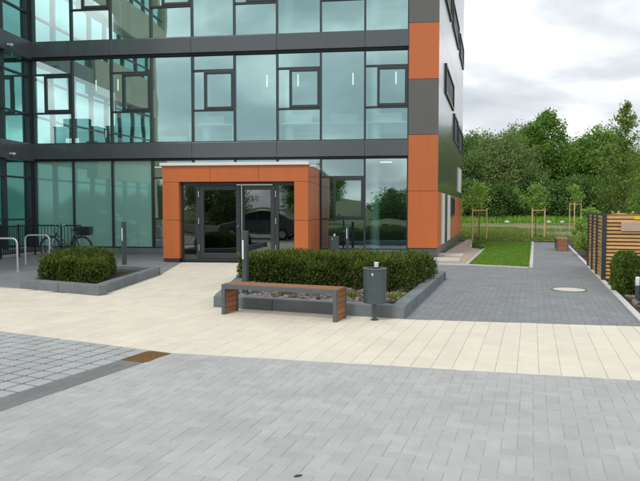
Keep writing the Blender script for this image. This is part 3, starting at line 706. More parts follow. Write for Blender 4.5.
for xx in (px0 - .25, px1 + .02):
    MB().box(xx, xx + .25, PV + .05, PV + .10, pz - .05, pz - .02).build('bracket_lamp', M['steel'], Q, bevel=.005)
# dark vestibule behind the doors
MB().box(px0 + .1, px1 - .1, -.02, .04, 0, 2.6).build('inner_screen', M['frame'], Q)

# ------------------------------------------------------------------ hedges, planters
def hedge_obj(label, quad, h, n, seed, slope=.05, name='hedge', size=.034):
    """quad: four ground corners in order. A dense clipped-loose hedge: twig core plus needle sprigs over its surface"""
    rg = np.random.default_rng(seed); q = [np.array([p[0], p[1]]) for p in quad]
    t = thing(name, label, 'hedge', (0, 0, 0))
    c = sum(q) / 4
    def pt(u, v): return (q[0]*(1-u)*(1-v) + q[1]*u*(1-v) + q[2]*u*v + q[3]*(1-u)*v)
    cell = .36
    nu = max(2, int(np.linalg.norm(q[1]-q[0]) / cell)); nv = max(2, int(np.linalg.norm(q[3]-q[0]) / cell))
    bush = []
    for i in range(nu):
        for j in range(nv):
            p = pt((i + .5 + rg.uniform(-.15, .15)) / nu, (j + .5 + rg.uniform(-.15, .15)) / nv)
            bush.append((p[0], p[1], h * rg.uniform(.82, 1.10), rg.uniform(.26, .34)))
    bush = np.array(bush)
    k = rg.integers(0, len(bush), n); b = bush[k]
    a = rg.uniform(0, 2*np.pi, n); zz_ = rg.uniform(0, 1, n) ** .75
    rr = b[:, 3] * np.sqrt(np.clip(1.02 - np.clip((zz_ - .55) / .5, 0, 1) ** 2, .05, 1)) * rg.uniform(.72, 1.08, n) * (.8 + .2 * np.clip(zz_ * 4, 0, 1))
    top = rg.random(n) < .35; rr[top] *= np.sqrt(rg.random(top.sum())); 
    z = zz_ * b[:, 2]; z[top] = b[top, 2] * rg.uniform(.82, 1.02, top.sum())
    P = np.stack([b[:, 0] + rr * np.cos(a), b[:, 1] + rr * np.sin(a), z + .02], 1)
    link('foliage', leaves('foliage', P, size * .5, rg, M['hedge'], 3.2, .9), t)
    # upright leader shoots that break the outline
    m2 = n // 14; k = rg.integers(0, len(bush), m2); b = bush[k]; off = rg.normal(size=(m2, 2)) * .13
    P2 = np.stack([b[:, 0] + off[:, 0], b[:, 1] + off[:, 1], b[:, 2] * rg.uniform(.96, 1.22, m2)], 1)
    link('leader_shoots', leaves('leader_shoots', P2, size * .42, rg, M['hedge'], 4.2, 3.0), t)
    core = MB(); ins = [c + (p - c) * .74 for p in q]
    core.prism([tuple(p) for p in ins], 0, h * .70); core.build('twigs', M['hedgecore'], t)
    return t
def planter(name, label, FL, FR, BR, BL, kw=.2, kh=.18):
    t = thing(name, label, 'planter'); pts = [FL, FR, BR, BL, FL]
    c = (FL + FR + BR + BL) / 4
    # stones inside the outline, mitred by shortening the sides
    for i in range(4):
        a, b = pts[i], pts[i+1]; d = (b - a).normalized()
        if i % 2: a, b = a + d * (kw * .9), b - d * (kw * .9)
        kerb_run(t, [a, b], kw, kh, 1.0, M['kerb'], -.5, bevel=.018)
    inn = [c + (p - c) * .97 for p in (FL, FR, BR, BL)]
    me = MB().prism([tuple(p) for p in inn], -.04, .09).mesh('soil', M['soil']); link('soil', me, t)
    return t
planter('planter_bed', 'dark kerbed planter bed with a long hedge behind the bench', P_FL, P_FR, P_BR, P_BL)
d_front = (P_FR - P_FL).normalized(); d_side = (P_BR - P_FR).normalized()
a0 = G(243.5, 287); a1 = P_FR - d_front * .24 + d_side * 1.62
hedge_obj('long loose dark green yew hedge behind the bench', [a0, a1, P_BR - d_front * .16 - d_side * .25, P_BL + d_front * .3 - d_side * .3], .58, 150000, 11)
LP_BL = LP_FL + (LP_BR - LP_FR) 
planter('planter_bed', 'dark kerbed planter bed with a short hedge near the bicycle', LP_FL, LP_FR, LP_BR, LP_BL)
lf = (LP_FR - LP_FL).normalized(); ls = (LP_BR - LP_FR).normalized()
hedge_obj('short loose dark green yew hedge in front of the bicycle', [LP_FL + lf*.22 + ls*.45, G(100, 288.5), G(106, 277.5), LP_FL + lf*.18 + ls*2.2], .57, 60000, 12)
# pebbles and tufts in the beds
def pebbles(label, poly, n, r0, r1, zb, seed):
    rg = np.random.default_rng(seed); P = scatter(poly, n, rg); mb = MB()
    ico = bmesh.new(); bmesh.ops.create_icosphere(ico, subdivisions=1, radius=1); iv = [v.co.copy() for v in ico.verts]; fi = [tuple(v.index for v in f.verts) for f in ico.faces]; ico.free()
    for p in P:
        r = rg.uniform(r0, r1); s = rg.uniform(.6, 1.25, 3); a = rg.uniform(0, 6.28); c_, s__ = math.cos(a), math.sin(a)
        mb.add([(p[0] + r*(v.x*s[0]*c_ - v.y*s[1]*s__), p[1] + r*(v.x*s[0]*s__ + v.y*s[1]*c_), zb + r*.4 + r*v.z*s[2]*.7) for v in iv], fi)
    tag(mb.build('pebbles', M['stone'], None), label, 'pebbles', kind='stuff')
ps = [P_FL + d_front*.3 + d_side*.28, P_FR - d_front*.3 + d_side*.28, P_FR - d_front*.28 + d_side*1.75, a0]
pebbles('mixed grey and pinkish pebbles between kerb and long hedge', ps, 1500, .022, .06, .09, 5)
side_b = [P_FR - d_front*.5 + d_side*1.6, P_FR - d_front*.24 + d_side*1.6, P_BR - d_front*.24 - d_side*.4, P_BR - d_front*.5 - d_side*.4]
pebbles('mixed pebbles beside the right end of the long hedge', side_b, 320, .022, .055, .09, 6)
pebbles('pebbles in the bed at the right edge', [K_R[0] + PERP*.2 + DIRP*1.2, K_R[0] + PERP*.2 + DIRP*3.6, K_R[0] + PERP*1.6 + DIRP*3.6, K_R[0] + PERP*2.0 + DIRP*.6], 420, .025, .065, -.01, 8)
def tuft(px, py, label, n=130, h=.16):
    p = G(px, py, .09); rg = np.random.default_rng(int(px)); P = np.zeros((n, 3)); P[:, :2] = rg.normal(size=(n, 2)) * .05 + [p.x, p.y]; P[:, 2] = .085
    o = link('grass_tuft', blades('grass_tuft', P - np.array([p.x, p.y, .085]), h, .014, rg, M['tuft'], .5), None, (p.x, p.y, .085)); tag(o, label, 'plant', 'tufts in the pebbles')
tuft(286, 296.5, 'yellow green tuft under the middle of the bench'); tuft(317, 297, 'yellow green tuft under the bench near its right leg'); tuft(351, 299, 'yellow green tuft between bench and bin')
tuft(392, 301, 'yellow green tuft right of the bin'); tuft(400, 298, 'small tuft beside the right kerb of the planter', 70, .11)

# ------------------------------------------------------------------ benches
def bench(label, loc, rz):
    t = thing('bench', label, 'bench', loc, rz, 'timber and steel benches'); Lh, W, Hh = 1.8, .42, .445; s = .05
    for y0 in (0, W - .045):     # bent flat steel frame at the front and at the back
        m_ = MB(); pr = [(0, 0), (.055, 0), (.055, Hh - .065), (Lh - .055, Hh - .065), (Lh - .055, 0), (Lh, 0), (Lh, Hh), (0, Hh)]
        n = len(pr); m_.add([(x, y0, z) for x, z in pr] + [(x, y0 + .045, z) for x, z in pr],
            [(0,1,2,7), (7,2,3,6), (3,4,5,6)] + [(15,10,9,8), (14,11,10,15), (14,13,12,11)] + [(i, (i+1) % n, n + (i+1) % n, n + i) for i in range(n)])
        m_.build('frame', M['bench_steel'], t, bevel=.004)
    ws = (W - .102) / 3
    nb = 18; st = (Lh) / nb
    for i in range(3):           # boards of the seat run lengthwise
        MB().box(.004, Lh - .004, .05 + i * ws + .003, .05 + (i + 1) * ws - .003, Hh - .035, Hh + .006).build('seat_board', M['bench_wood'], t, bevel=.004)
    for x0 in (.004, Lh - .046):
        for k in range(5):
            zz0 = .012 + k * .0795; MB().box(x0, x0 + .042, .048, W - .048, zz0, zz0 + .074).build('end_board', M['bench_wood'], t, bevel=.004)
    return t
bl, br = G(221.5, 314.4), G(336.7, 322.6); bd = br - bl
bench('wooden bench with blue grey steel frame in front of the long hedge', (bl.x, bl.y, 0), math.atan2(bd.y, bd.x))
b2 = G(568.5, 251.3)
bench('small distant wooden bench seen end-on at the path end', (b2.x, b2.y, .0), math.atan2(DIRP.y, DIRP.x) + R(0))

# ------------------------------------------------------------------ litter bins
def litter_bin(label, p, rz=0):
    t = thing('litter_bin', label, 'bin', (p.x, p.y, 0), rz, 'litter bins')
    MB().box(-.028, .028, -.02, .02, 0, .62).build('post', M['dark_steel'], t)
    MB().lathe([(.055, 0), (.055, .012), (.03, .016)], 18).build('foot_plate', M['dark_steel'], t)
    prof = [(.02, .245), (.15, .245), (.162, .255), (.162, .715), (.150, .715), (.150, .30), (.02, .30)]
    MB().lathe(prof, 36, (0, -.0, 0)).build('body', M['dark_steel'], t, smooth=True)
    lid = MB().lathe([(.118, .716), (.168, .716), (.172, .724), (.168, .735), (.118, .735), (.116, .725), (.118, .716)], 36).build('lid', M['bench_steel'], t, smooth=True)
    MB().lathe([(.030, .735), (.032, .80), (.026, .806), (.012, .806)], 14, (.03, .09, 0)).build('ashtray', M['white'], lid, smooth=True)
    MB().box(.0, .06, .07, .16, .728, .738).build('ashtray_arm', M['dark_steel'], lid)
    MB().add([(-.062, -.156, .668), (-.03, -.164, .668), (-.046, -.161, .632), (-.062, -.152, .668), (-.03, -.158, .668), (-.046, -.156, .632)], [(0,1,2), (5,4,3), (0,3,4,1), (1,4,5,2), (2,5,3,0)]).build('lock_plate', M['white'], t)
    MB().ring((0, 0, .45), .1625, .0025, 'z', 36, 5).build('seam', M['bench_steel'], t)
    return t
litter_bin('dark green grey litter bin on a post right of the bench', G(374.5, 320.2))
litter_bin('dark litter bin near the facade, showing above the long hedge', FW(UZ(333.5, 245, -1.9)[0], -1.9))

# ------------------------------------------------------------------ bollard lights
def bollard(label, p, h=1.16, z=0, rz=0, s=1):
    t = thing('bollard_light', label, 'bollard light', (p.x, p.y, z), rz, 'bollard lights')
    MB().box(-.043, .043, -.043, .043, 0, h).build('post', M['dark_steel'], t, bevel=.006)
    MB().box(-.08, .08, -.08, .08, -.02, .012).build('base_plate', M['dark_steel'], t)
    MB().box(-.034, -.008, -.049, -.043, h - .46, h - .14).build('lens', M['opal'], t)
    MB().box(-.047, .047, -.047, .047, h + .001, h + .012).build('cap', M['bench_steel'], t, bevel=.003)
    return t
pb = G(245.5, 301)
bollard('dark bollard light beside the left end of the long hedge', pb, 1.08, .09, -YP)
bollard('dark bollard light in the bed with the short hedge', G(124.5, 267.5, .09), 1.13, .09, -YP)
bollard('dark bollard light by the glass right of the entrance', FW(UZ(347.5, 240, -1.3)[0], -1.3), 1.1, 0, -PHI)
pl = G(637, 301); s_b = thing('garden_light', 'short garden light with pale head in the bed at the right edge', 'garden light', (pl.x, pl.y, 0))
MB().lathe([(.035, -.02), (.035, .26), (.03, .262)], 16).build('post', M['dark_steel'], s_b, smooth=True); MB().lathe([(.03, .262), (.035, .27), (.035, .40), (.02, .41)], 16).build('lamp_head', M['opal'], s_b, smooth=True)

# ------------------------------------------------------------------ bicycle stands, railing, bicycle
def stand(label, p):
    o = thing('bicycle_stand', label, 'bicycle stand', (p.x, p.y, 0), -PHI, 'bicycle stands')
    r, w2, h = .13, .72, .82; pts = [(0, 0, -.02), (0, 0, h - r)]
    pts += [(r - r*math.cos(a), 0, h - r + r*math.sin(a)) for a in [R(15*k) for k in range(1, 7)]]
    pts += [(-w2 + r - r*math.sin(a), 0, h - r + r*math.cos(a)) for a in [R(15*k) for k in range(0, 7)]] + [(-w2, 0, -.02)]
    pts = [(-x if 0 <= x <= r + .001 and i < 8 else x, y, z) for i, (x, y, z) in enumerate(pts)]
    MB().tube(pts, .024, 12).build('loop', M['galv'], o, smooth=True)
    for x in (0, -w2): MB().lathe([(.05, 0), (.05, .008), (.03, .01)], 16, (x, 0, 0)).build('foot_flange', M['galv'], o)
    return o
stand('galvanised bicycle stand loop at the left picture edge', G(17.8, 271.5))
p2 = G(25.7, 264.3); stand('galvanised bicycle stand loop beside the parked bicycle', p2 + EX * .72)
rl = thing('railing', 'low black bar railing between the bicycle and the glass wall', 'railing', (CORNER.x, CORNER.y, 0), -PHI)
rx0, rx1, ry = U_WING + .55, -11.75, -.75
MB().box(rx0, rx1, ry - .02, ry + .02, .98, 1.02).build('top_rail', M['black'], rl); MB().box(rx0, rx1, ry - .015, ry + .015, .12, .15).build('bottom_rail', M['black'], rl)
n = int((rx1 - rx0) / .115)
for i in range(n + 1):
    x = rx0 + (rx1 - rx0) * i / n
    if i % 8 == 0: MB().box(x - .02, x + .02, ry - .02, ry + .02, 0, 1.06).build('post', M['black'], rl)
    else: MB().box(x - .008, x + .008, ry - .008, ry + .008, .15, .98).build('baluster', M['black'], rl)
rw = thing('railing', 'low black bar railing along the foot of the wing', 'railing', (CORNER.x, CORNER.y, 0), -PHI)
rx = U_WING + .53
MB().box(rx - .02, rx + .02, -4.6, ry - .03, .98, 1.02).build('top_rail', M['black'], rw); MB().box(rx - .015, rx + .015, -4.6, ry - .03, .12, .15).build('bottom_rail', M['black'], rw)
for i in range(34):
    y = ry - .08 - i * .115
    if i % 8 == 7: MB().box(rx - .02, rx + .02, y - .02, y + .02, 0, 1.06).build('post', M['black'], rw)
    else: MB().box(rx - .008, rx + .008, y - .008, y + .008, .15, .98).build('baluster', M['black'], rw)

def bicycle(label, p, rz):
    t = thing('bicycle', label, 'bicycle', (p.x, p.y, 0), rz, None); r = .335; wb = 1.06
    for x, nm in ((0, 'front'), (wb, 'rear')):
        wh = MB().ring((x, 0, r), r - .018, .019, 'y', 40, 8).build('wheel', M['rubber'], t, smooth=True)
        MB().ring((x, 0, r), r - .042, .011, 'y', 40, 6).build('rim', M['steel'], wh, smooth=True)
        sp = MB()
        for k in range(24):
            a = 2 * math.pi * k / 24; sd = .025 if k % 2 else -.025
            sp.tube([(x, sd, r), (x + (r-.045)*math.cos(a), 0, r + (r-.045)*math.sin(a))], .0022, 4)
        sp.build('spokes', M['steel'], wh); MB().tube([(x, -.05, r), (x, .05, r)], .022, 10).build('hub', M['steel'], wh)
        fd = [(x + (r + .025)*math.cos(R(a)), 0, r + (r + .025)*math.sin(R(a))) for a in range(*((60, 200, 10) if x == 0 else (-10, 190, 10)))]
        MB().tube(fd, .016, 6).build('mudguard', M['bike'] if x else M['bike'], t)
    hd0, hd1 = (.20, 0, .68), (.26, 0, .62)
    bb = (.62, 0, .30); st = (.80, 0, .74); ht, hb = (.205, 0, .80), (.165, 0, .62)
    fr_ = MB(); fr_.tube([hb, ht], .021, 10); fr_.tube([hb, bb], .02, 10); fr_.tube([ht[:2] + (.76,), (.50, 0, .50), bb], .018, 10); fr_.tube([bb, st], .018, 10)
    for s_ in (-1, 1): fr_.tube([bb, (wb, s_*.06, r)], .010, 8); fr_.tube([(.77, 0, .66), (wb, s_*.06, r)], .009, 8)
    fr_.build('frame', M['bike'], t, smooth=True)
    fk = MB()
    for s_ in (-1, 1): fk.tube([hb, (.13, s_*.05, .60), (0, s_*.055, r)], .012, 8)
    fk.build('fork', M['steel'], t, smooth=True)
    MB().tube([ht, (.235, 0, .98)], .013, 8).build('stem', M['steel'], t)
    MB().tube([(.44, -.29, 1.02), (.33, -.27, 1.04), (.22, -.12, 1.02), (.22, .12, 1.02), (.33, .27, 1.04), (.44, .29, 1.02)], .012, 8).build('handlebar', M['steel'], t, smooth=True)
    for s_ in (-1, 1): MB().tube([(.36, s_*.275, 1.035), (.48, s_*.295, 1.015)], .018, 8).build('grip', M['rubber'], t)
    MB().tube([st, (.83, 0, .86)], .012, 8).build('seat_post', M['steel'], t)
    MB().add([(.70, -.02, .90), (.70, .02, .90), (.84, .06, .905), (.96, .10, .92), (.98, 0, .93), (.96, -.10, .92), (.84, -.06, .905),
              (.70, -.015, .87), (.70, .015, .87), (.84, .05, .865), (.96, .09, .86), (.98, 0, .86), (.96, -.09, .86), (.84, -.05, .865)],
             [(0,1,2,6), (6,2,3,5), (3,4,5), (13,9,8,7), (12,10,9,13), (12,11,10)] + [(i, (i+1) % 7, 7 + (i+1) % 7, 7 + i) for i in range(7)]).build('saddle', M['black'], t, smooth=True, bevel=.01)
    # rear carrier with basket
    ca = MB(); 
    for s_ in (-1, 1): ca.tube([(.80, s_*.06, .72), (1.30, s_*.06, .72)], .007, 6); ca.tube([(wb, s_*.065, r), (1.16, s_*.06, .72)], .006, 6)
    for k in range(4): ca.tube([(.9 + k*.12, -.06, .72), (.9 + k*.12, .06, .72)], .006, 6)
    ca.build('carrier', M['steel'], t)
    bk = MB()
    for k in range(9):
        z = .735 + k * .03; a = .02 * k / 8; bk.box(.92 - a, 1.34 + a, -.16 - a, -.15 - a, z, z + .016); bk.box(.92 - a, 1.34 + a, .15 + a, .16 + a, z, z + .016); bk.box(.915 - a, .925 - a, -.15, .15, z, z + .016); bk.box(1.335 + a, 1.345 + a, -.15, .15, z, z + .016)
    for k in range(11): x = .93 + k * .04; bk.box(x, x + .012, -.178, -.165, .735, .99); bk.box(x, x + .012, .165, .178, .735, .99)
    bk.box(.93, 1.33, -.15, .15, .728, .738); bk.build('basket', M['black'], t)
    MB().ring((.62, -.05, .30), .09, .006, 'y', 28, 5).build('chainring', M['steel'], t)
    cs = MB(); cs.box(.60, .64, -.085, -.065, .13, .31); cs.box(.60, .64, .065, .085, .29, .47); cs.build('crank', M['steel'], t)
    pe = MB(); pe.box(.57, .67, -.18, -.085, .115, .14); pe.build('pedal', M['black'], t); MB().box(.57, .67, .085, .18, .46, .485).build('pedal', M['black'], t)
    gd = MB(); gd.add([(.55, -.065, .36), (.62, -.065, .405), (1.06, -.065, .375), (1.06, -.065, .30), (.62, -.065, .20), (.55, -.065, .24), (.55, -.075, .36), (.62, -.075, .405), (1.06, -.075, .375), (1.06, -.075, .30), (.62, -.075, .20), (.55, -.075, .24)], [(0,1,2,3,4,5), (11,10,9,8,7,6)] + [(i, (i+1) % 6, 6 + (i+1) % 6, 6 + i) for i in range(6)]); gd.build('chain_guard', M['bike'], t)
    ks = MB().tube([(.70, .05, .28), (.76, .20, .01)], .008, 6).build('kickstand', M['steel'], t)
    MB().lathe([(.01, -.03), (.045, .0), (.05, .03), (.01, .032)], 14, (.12, 0, .84)).build('headlight', M['steel'], t)
    return t
ub, _ = UZ(49, 250, -1.75); pb_ = FW(ub + .06, -1.75)
bicycle('black city bicycle with rear basket parked behind the short hedge', pb_, -PHI)

# ------------------------------------------------------------------ slatted timber screen on the right
def slat_panel(t, a, b, h0, h1, m_front, double=True, pitch=.08, post=True):
    d = b - a; Lg = d.length; ang = math.atan2(d.y, d.x); z = h0; k = 0
    me = {}
    while z + .05 < h1:
        hh = .052
        key = 's'
        if key not in me: me[key] = MB().box(0, Lg, -.012, .012, 0, hh).mesh('slat', m_front)
        link('slat', me[key], t, (a.x, a.y, z + random.uniform(-.002, .002)), (random.uniform(-.004, .004), random.uniform(-.0015, .0015), ang))
        if double:
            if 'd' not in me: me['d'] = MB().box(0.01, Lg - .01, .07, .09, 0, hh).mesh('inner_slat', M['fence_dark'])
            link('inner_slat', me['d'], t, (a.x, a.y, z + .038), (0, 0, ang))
        z += pitch
def fpost(t, p, ang, h=1.45): MB().box(-.04, .04, -.05, .05, -.05, h).build('post', M['frame'], t, bevel=.004, loc=(p.x, p.y, 0), rot=(0, 0, ang))
F0 = G(603, 281.5); angP = math.atan2(PERP.y, PERP.x)
fa = thing('timber_screen', 'slatted larch screen panel facing the camera at the right edge', 'fence')
FE = F0 + PERP * 3.6
slat_panel(fa, F0 + PERP * .045, F0 + PERP * 1.8 - PERP * .045, .07, 1.44, M['fence_wood']); slat_panel(fa, F0 + PERP * 1.845, FE - PERP * .045, .07, 1.44, M['fence_wood'])
for q in (F0, F0 + PERP * 1.8, FE): fpost(fa, q, angP)
c = F0 + PERP * 1.1 - DIRP * .028
MB().box(-.78, .58, -.008, .008, 1.085, 1.27).build('bleached_board', M['bleached'], fa, bevel=.003, loc=(c.x, c.y, 0), rot=(0, 0, angP))
c = F0 + PERP * .62 - DIRP * .026
MB().box(-.055, .055, -.006, .006, 1.335, 1.40).build('tag_plate', M['yellow'], fa, loc=(c.x, c.y, 0), rot=(0, 0, angP))
fb = thing('timber_screen', 'slatted larch screen running back beside the path', 'fence')
angD = math.atan2(DIRP.y, DIRP.x)
seg = [0.10, 1.25, 2.4, 3.55]
for i in range(3):
    a, b_ = F0 + DIRP * seg[i], F0 + DIRP * seg[i+1]
    slat_panel(fb, a + DIRP * .05, b_ - DIRP * .05, .07, 1.44, M['fence_wood'], False)
    fpost(fb, b_, angD)

# ------------------------------------------------------------------ trees and shrubs
def crown_points(rng, n, h0, h1, rx, lobes, tight=.30, cone=0.0):
    cs = []
    for i in range(lobes):
        t = rng.uniform(0, 1); a = rng.uniform(0, 6.283)
        env = math.sin(math.pi * (.12 + .80 * t)) if not cone else (1 - t) ** .8 * .95 + .08
        r = rx * env * rng.uniform(.45, .95)
        cs.append((r * math.cos(a), r * math.sin(a), h0 + (h1 - h0) * t, rx * tight * rng.uniform(.7, 1.35) * (1 if not cone else (1.15 - .75 * t))))
    cs = np.array(cs); k = rng.integers(0, lobes, n); c = cs[k]
    d = rng.normal(size=(n, 3)); d /= np.linalg.norm(d, axis=1)[:, None]
    rr = c[:, 3:4] * (.25 + .75 * rng.uniform(0, 1, (n, 1)) ** .5) * (1 + .28 * rng.normal(size=(n, 1)))
    P = c[:, :3] + d * rr * np.array([1.05, 1.05, .85])
    # sprays: leaves pulled towards random twig ends, so that light and dark clumps of uneven size form
    tw = c[:, :3] + (lambda q: q / np.linalg.norm(q, axis=1)[:, None])(rng.normal(size=(n, 3))) * c[:, 3:4]
    m_ = max(60, n // 26); ends = tw[:m_] ; ki = rng.integers(0, m_, n); far_ = rng.random(n) < .55
    P[far_] = ends[ki[far_]] + rng.normal(size=(far_.sum(), 3)) * (rx * .055) * rng.uniform(.5, 1.6, (far_.sum(), 1))
    P[:, 2] = np.maximum(P[:, 2], .05)
    return P, cs
def branch_tree(name, seed, h, L0, h0, nb, per, size, lm, tr, spread=.075):
    """slender young tree: ascending twigs off one straight stem, leaves strung along them"""
    rng = np.random.default_rng(seed); tb = MB(); tb.tube([(0, 0, -.1), (.01, 0, h * .4), (0, .02, h * .98)], [tr, tr * .7, tr * .15], 8); P = []
    for k in range(nb):
        t = rng.uniform(0, 1) ** .85; zb = h0 + (h - h0) * t; a = rng.uniform(0, 6.283)
        ln = L0 * (1 - t) ** .6 * rng.uniform(.55, 1.15) * min(1, .45 + t * 3) + .12; e_ = rng.uniform(.45, 1.05)
        end = np.array([math.cos(a) * ln * math.cos(e_), math.sin(a) * ln * math.cos(e_), zb + ln * math.sin(e_)])
        tb.tube([(0, 0, zb), tuple(end)], [tr * .28, tr * .06], 5); u = rng.uniform(.15, 1.08, (per, 1))
        P.append(np.array([[0, 0, zb]]) * (1 - u) + end[None] * u + rng.normal(size=(per, 3)) * spread)
    return leaves(name + '_crown', np.concatenate(P), size, rng, lm, 1.6, .2), tb.mesh(name + '_trunk', M['bark'], True)
def tree_meshes(name, seed, h, rx, h0, n, size, lm, lobes=34, tr=.16, tight=.3, cone=0, elong=1.5, up=0):
    rng = np.random.default_rng(seed); P, cs = crown_points(rng, n, h0, h, rx, lobes, tight, cone)
    crown = leaves(name + '_crown', P, size, rng, lm, elong, up)
    tb = MB(); top = h * .82; lean = rng.normal(size=2) * .03 * h
    path_ = [(lean[0] * (k / 6) ** 2, lean[1] * (k / 6) ** 2, top * k / 6 - (.1 if k == 0 else 0)) for k in range(7)]
    tb.tube(path_, [tr * (1.25 if k == 0 else 1) * (1 - .85 * k / 6) for k in range(7)], 9)
    for c_ in cs[:16]:
        zb = max(h0 * .6, c_[2] - abs(c_[0]) * .6 - .3); zb = min(zb, top * .9); k = zb / top
        a = Vector((lean[0] * k * k, lean[1] * k * k, zb)); b_ = Vector(c_[:3]); mid_ = a.lerp(b_, .5) + Vector((0, 0, -.05 * h * .3))
        r0 = tr * (1 - .85 * k) * .5; tb.tube([a, mid_, b_], [r0, r0 * .6, r0 * .2], 6)
    return crown, tb.mesh(name + '_trunk', M['bark'], True)
def plant(name, label, cat, meshes, x, y, rz=0, s=(1, 1, 1), group=None, z=-.06):
    t = thing(name, label, cat, (x, y, z), rz, group); t.scale = s
    link('crown', meshes[0], t); link('trunk', meshes[1], t); return t
TA = tree_meshes('broadleaf', 21, 9.5, 4.4, 1.2, 46000, .15, M['leaf_a'], 84, .22, .26)
TB = tree_meshes('dark_broadleaf', 22, 9.0, 4.6, .9, 46000, .15, M['leaf_b'], 84, .22, .27)
TC = tree_meshes('willow', 23, 8.0, 4.6, .5, 42000, .135, M['leaf_c'], 84, .2, .24)
TD = tree_meshes('poplar', 24, 12.0, 2.7, 1.5, 32000, .15, M['leaf_a'], 70, .18, .30)
TF = tree_meshes('shaded_understorey', 26, 3.2, 3.0, .1, 15000, .15, M['leaf_b'], 42, .08, .30)  # darker leaf colour stands in for the shadow low in the belt
TE = tree_meshes('understorey', 25, 3.4, 3.0, .1, 15000, .15, M['leaf_a'], 40, .08, .30)
ordn = ('first', 'second', 'third', 'fourth', 'fifth', 'sixth', 'seventh', 'eighth', 'ninth', 'tenth', 'eleventh', 'twelfth')
def at(px, Y): return (px - 320) / F_PX * Y
belt = [  # px, distance, meshes, scale, height scale, what it looks like
    (455, 66, TB, 1.0, .93, 'broad dark tree half hidden by the office side wall'),
    (478, 70, TA, .95, .90, 'round mid green tree just right of the office'),
    (500, 62, TC, .95, .98, 'broad grey green willow with drooping outline in the belt'),
    (519, 74, TA, 1.0, 1.02, 'mid green tree behind the willow, left of the tallest'),
    (541, 67, TD, 1.05, .93, 'tallest upright tree in the middle of the belt'),
    (558, 78, TB, .9, .80, 'low dark tree in the dip right of the tallest'),
    (577, 66, TA, .9, .80, 'mid green tree above the right stake frame'),
    (597, 64, TA, .95, .88, 'round light green tree left of the slender young trees'),
    (618, 72, TB, 1.0, .78, 'dark tree behind the slender young trees'),
    (640, 66, TB, 1.0, .72, 'dark tree at the right picture edge'),
    (668, 64, TA, 1.0, .85, 'mid green tree outside the right picture edge'),
    (700, 70, TB, 1.0, .85, 'dark tree beyond the right picture edge')]
for i, (px, Y, ms, s, hs, lab) in enumerate(belt):
    Y *= 1.36; plant('belt_tree', lab, 'tree', ms, at(px, Y), Y, i * 1.7, (s * 1.3, s * 1.3, hs * 1.36), 'trees in the far belt')
under = [(452, 58), (470, 60), (489, 57), (511, 59), (530, 61), (549, 58), (566, 60), (584, 58), (602, 60), (622, 58), (643, 60), (668, 58)]
ulab = ['beside the office side wall', 'behind the left stake frame', 'under the willow', 'behind the white blossom', 'left of the middle sapling', 'right of the middle stakes', 'left of the right stakes', 'above the far bench', 'above the corner of the screen', 'behind the slender young trees', 'at the right picture edge', 'past the right picture edge']
for i, (px, Y) in enumerate(under):
    plant('bush', 'leafy green bush at the foot of the belt ' + ulab[i], 'bush', (TE, TF, TF)[i % 3], at(px, Y * 1.34), Y * 1.34, i * 2.3, (1.4, 1.3, 1.05 + .4 * ((i * 37) % 10) / 10), 'bushes at the foot of the belt')
wood = np.random.default_rng(9)
n = 26000; P = np.stack([wood.uniform(-12, 125, n), wood.uniform(112, 126, n), np.zeros(n)], 1)
P[:, 2] = wood.uniform(0, 1, n) ** .7 * (8.4 + 1.9 * np.sin(P[:, 0] * .31) + .9 * np.sin(P[:, 0] * .83 + 1)) 
tag(link('far_wood', leaves('far_wood', P, .55, wood, M['leaf_b'], 1.3)), 'dark continuous wood closing the view behind the belt', 'wood', kind='stuff')
# slender young trees behind the timber screen, saplings with their stake frames
YA = branch_tree('slender', 31, 5.75, 1.5, .9, 120, 40, .062, M['leaf_d'], .045)
YB = branch_tree('slender_low', 32, 4.3, 1.0, .8, 60, 36, .07, M['leaf_a'], .04, .09)
plant('young_tree', 'tallest slender young tree standing behind the timber screen', 'tree', YA, at(623.5, 25.5), 25.5, .4, (1, 1, 1), 'slender young trees')
plant('young_tree', 'shorter slender young tree left of the tallest one behind the screen', 'tree', YB, at(610, 27.5), 27.5, 1.9, (1, 1, 1), 'slender young trees')
plant('young_tree', 'shorter slender young tree at the right picture edge behind the screen', 'tree', YB, at(640, 28.5), 28.5, 4.1, (.9, .9, .93), 'slender young trees')
SP = branch_tree('sapling', 33, 2.75, 1.2, 1.2, 44, 22, .07, M['leaf_d'], .024, .085)
def stakes(label, x, y, rz, h=1.75):
    t = thing('stake_frame', label, 'tree stakes', (x, y, -.03), rz, 'stake frames round the saplings')
    pts = [(-.36, -.3), (.36, -.3), (0, .42)]
    for (a, b_) in pts: MB().lathe([(.04, -.2), (.04, h - .02), (.03, h)], 10, (a, b_, 0)).build('stake', M['stake'], t, smooth=True)
    for i in range(3):
        a, b_ = Vector((*pts[i], h - .12)), Vector((*pts[(i+1) % 3], h - .12)); MB().tube([a, b_], .034, 8).build('crossbar', M['stake'], t, smooth=True)
for i, (px, py, s) in enumerate(((479, 238.2, 1.0), (535.5, 237, 1.0), (574, 229.5, 1.0))):
    p = G(px, py); lab = ('left', 'middle', 'right')[i]
    stakes('pale timber stake frame round the %s sapling' % lab, p.x, p.y, -.2 + i * .35, 1.62 if i < 2 else 2.05)
    plant('sapling', ('pale green sapling in the stakes nearest the office', 'pale green sapling in the middle stakes beyond the lawn', 'pale green sapling in the stakes nearest the timber screen')[i], 'sapling', SP, p.x, p.y, i * 2, (1.0, 1.0, 1.0 if i < 2 else 1.15), 'staked saplings', -.03)
stakes('pale timber stake frame round the tallest slender tree behind the screen', at(617.5, 25.5), 25.3, .3, 1.5)
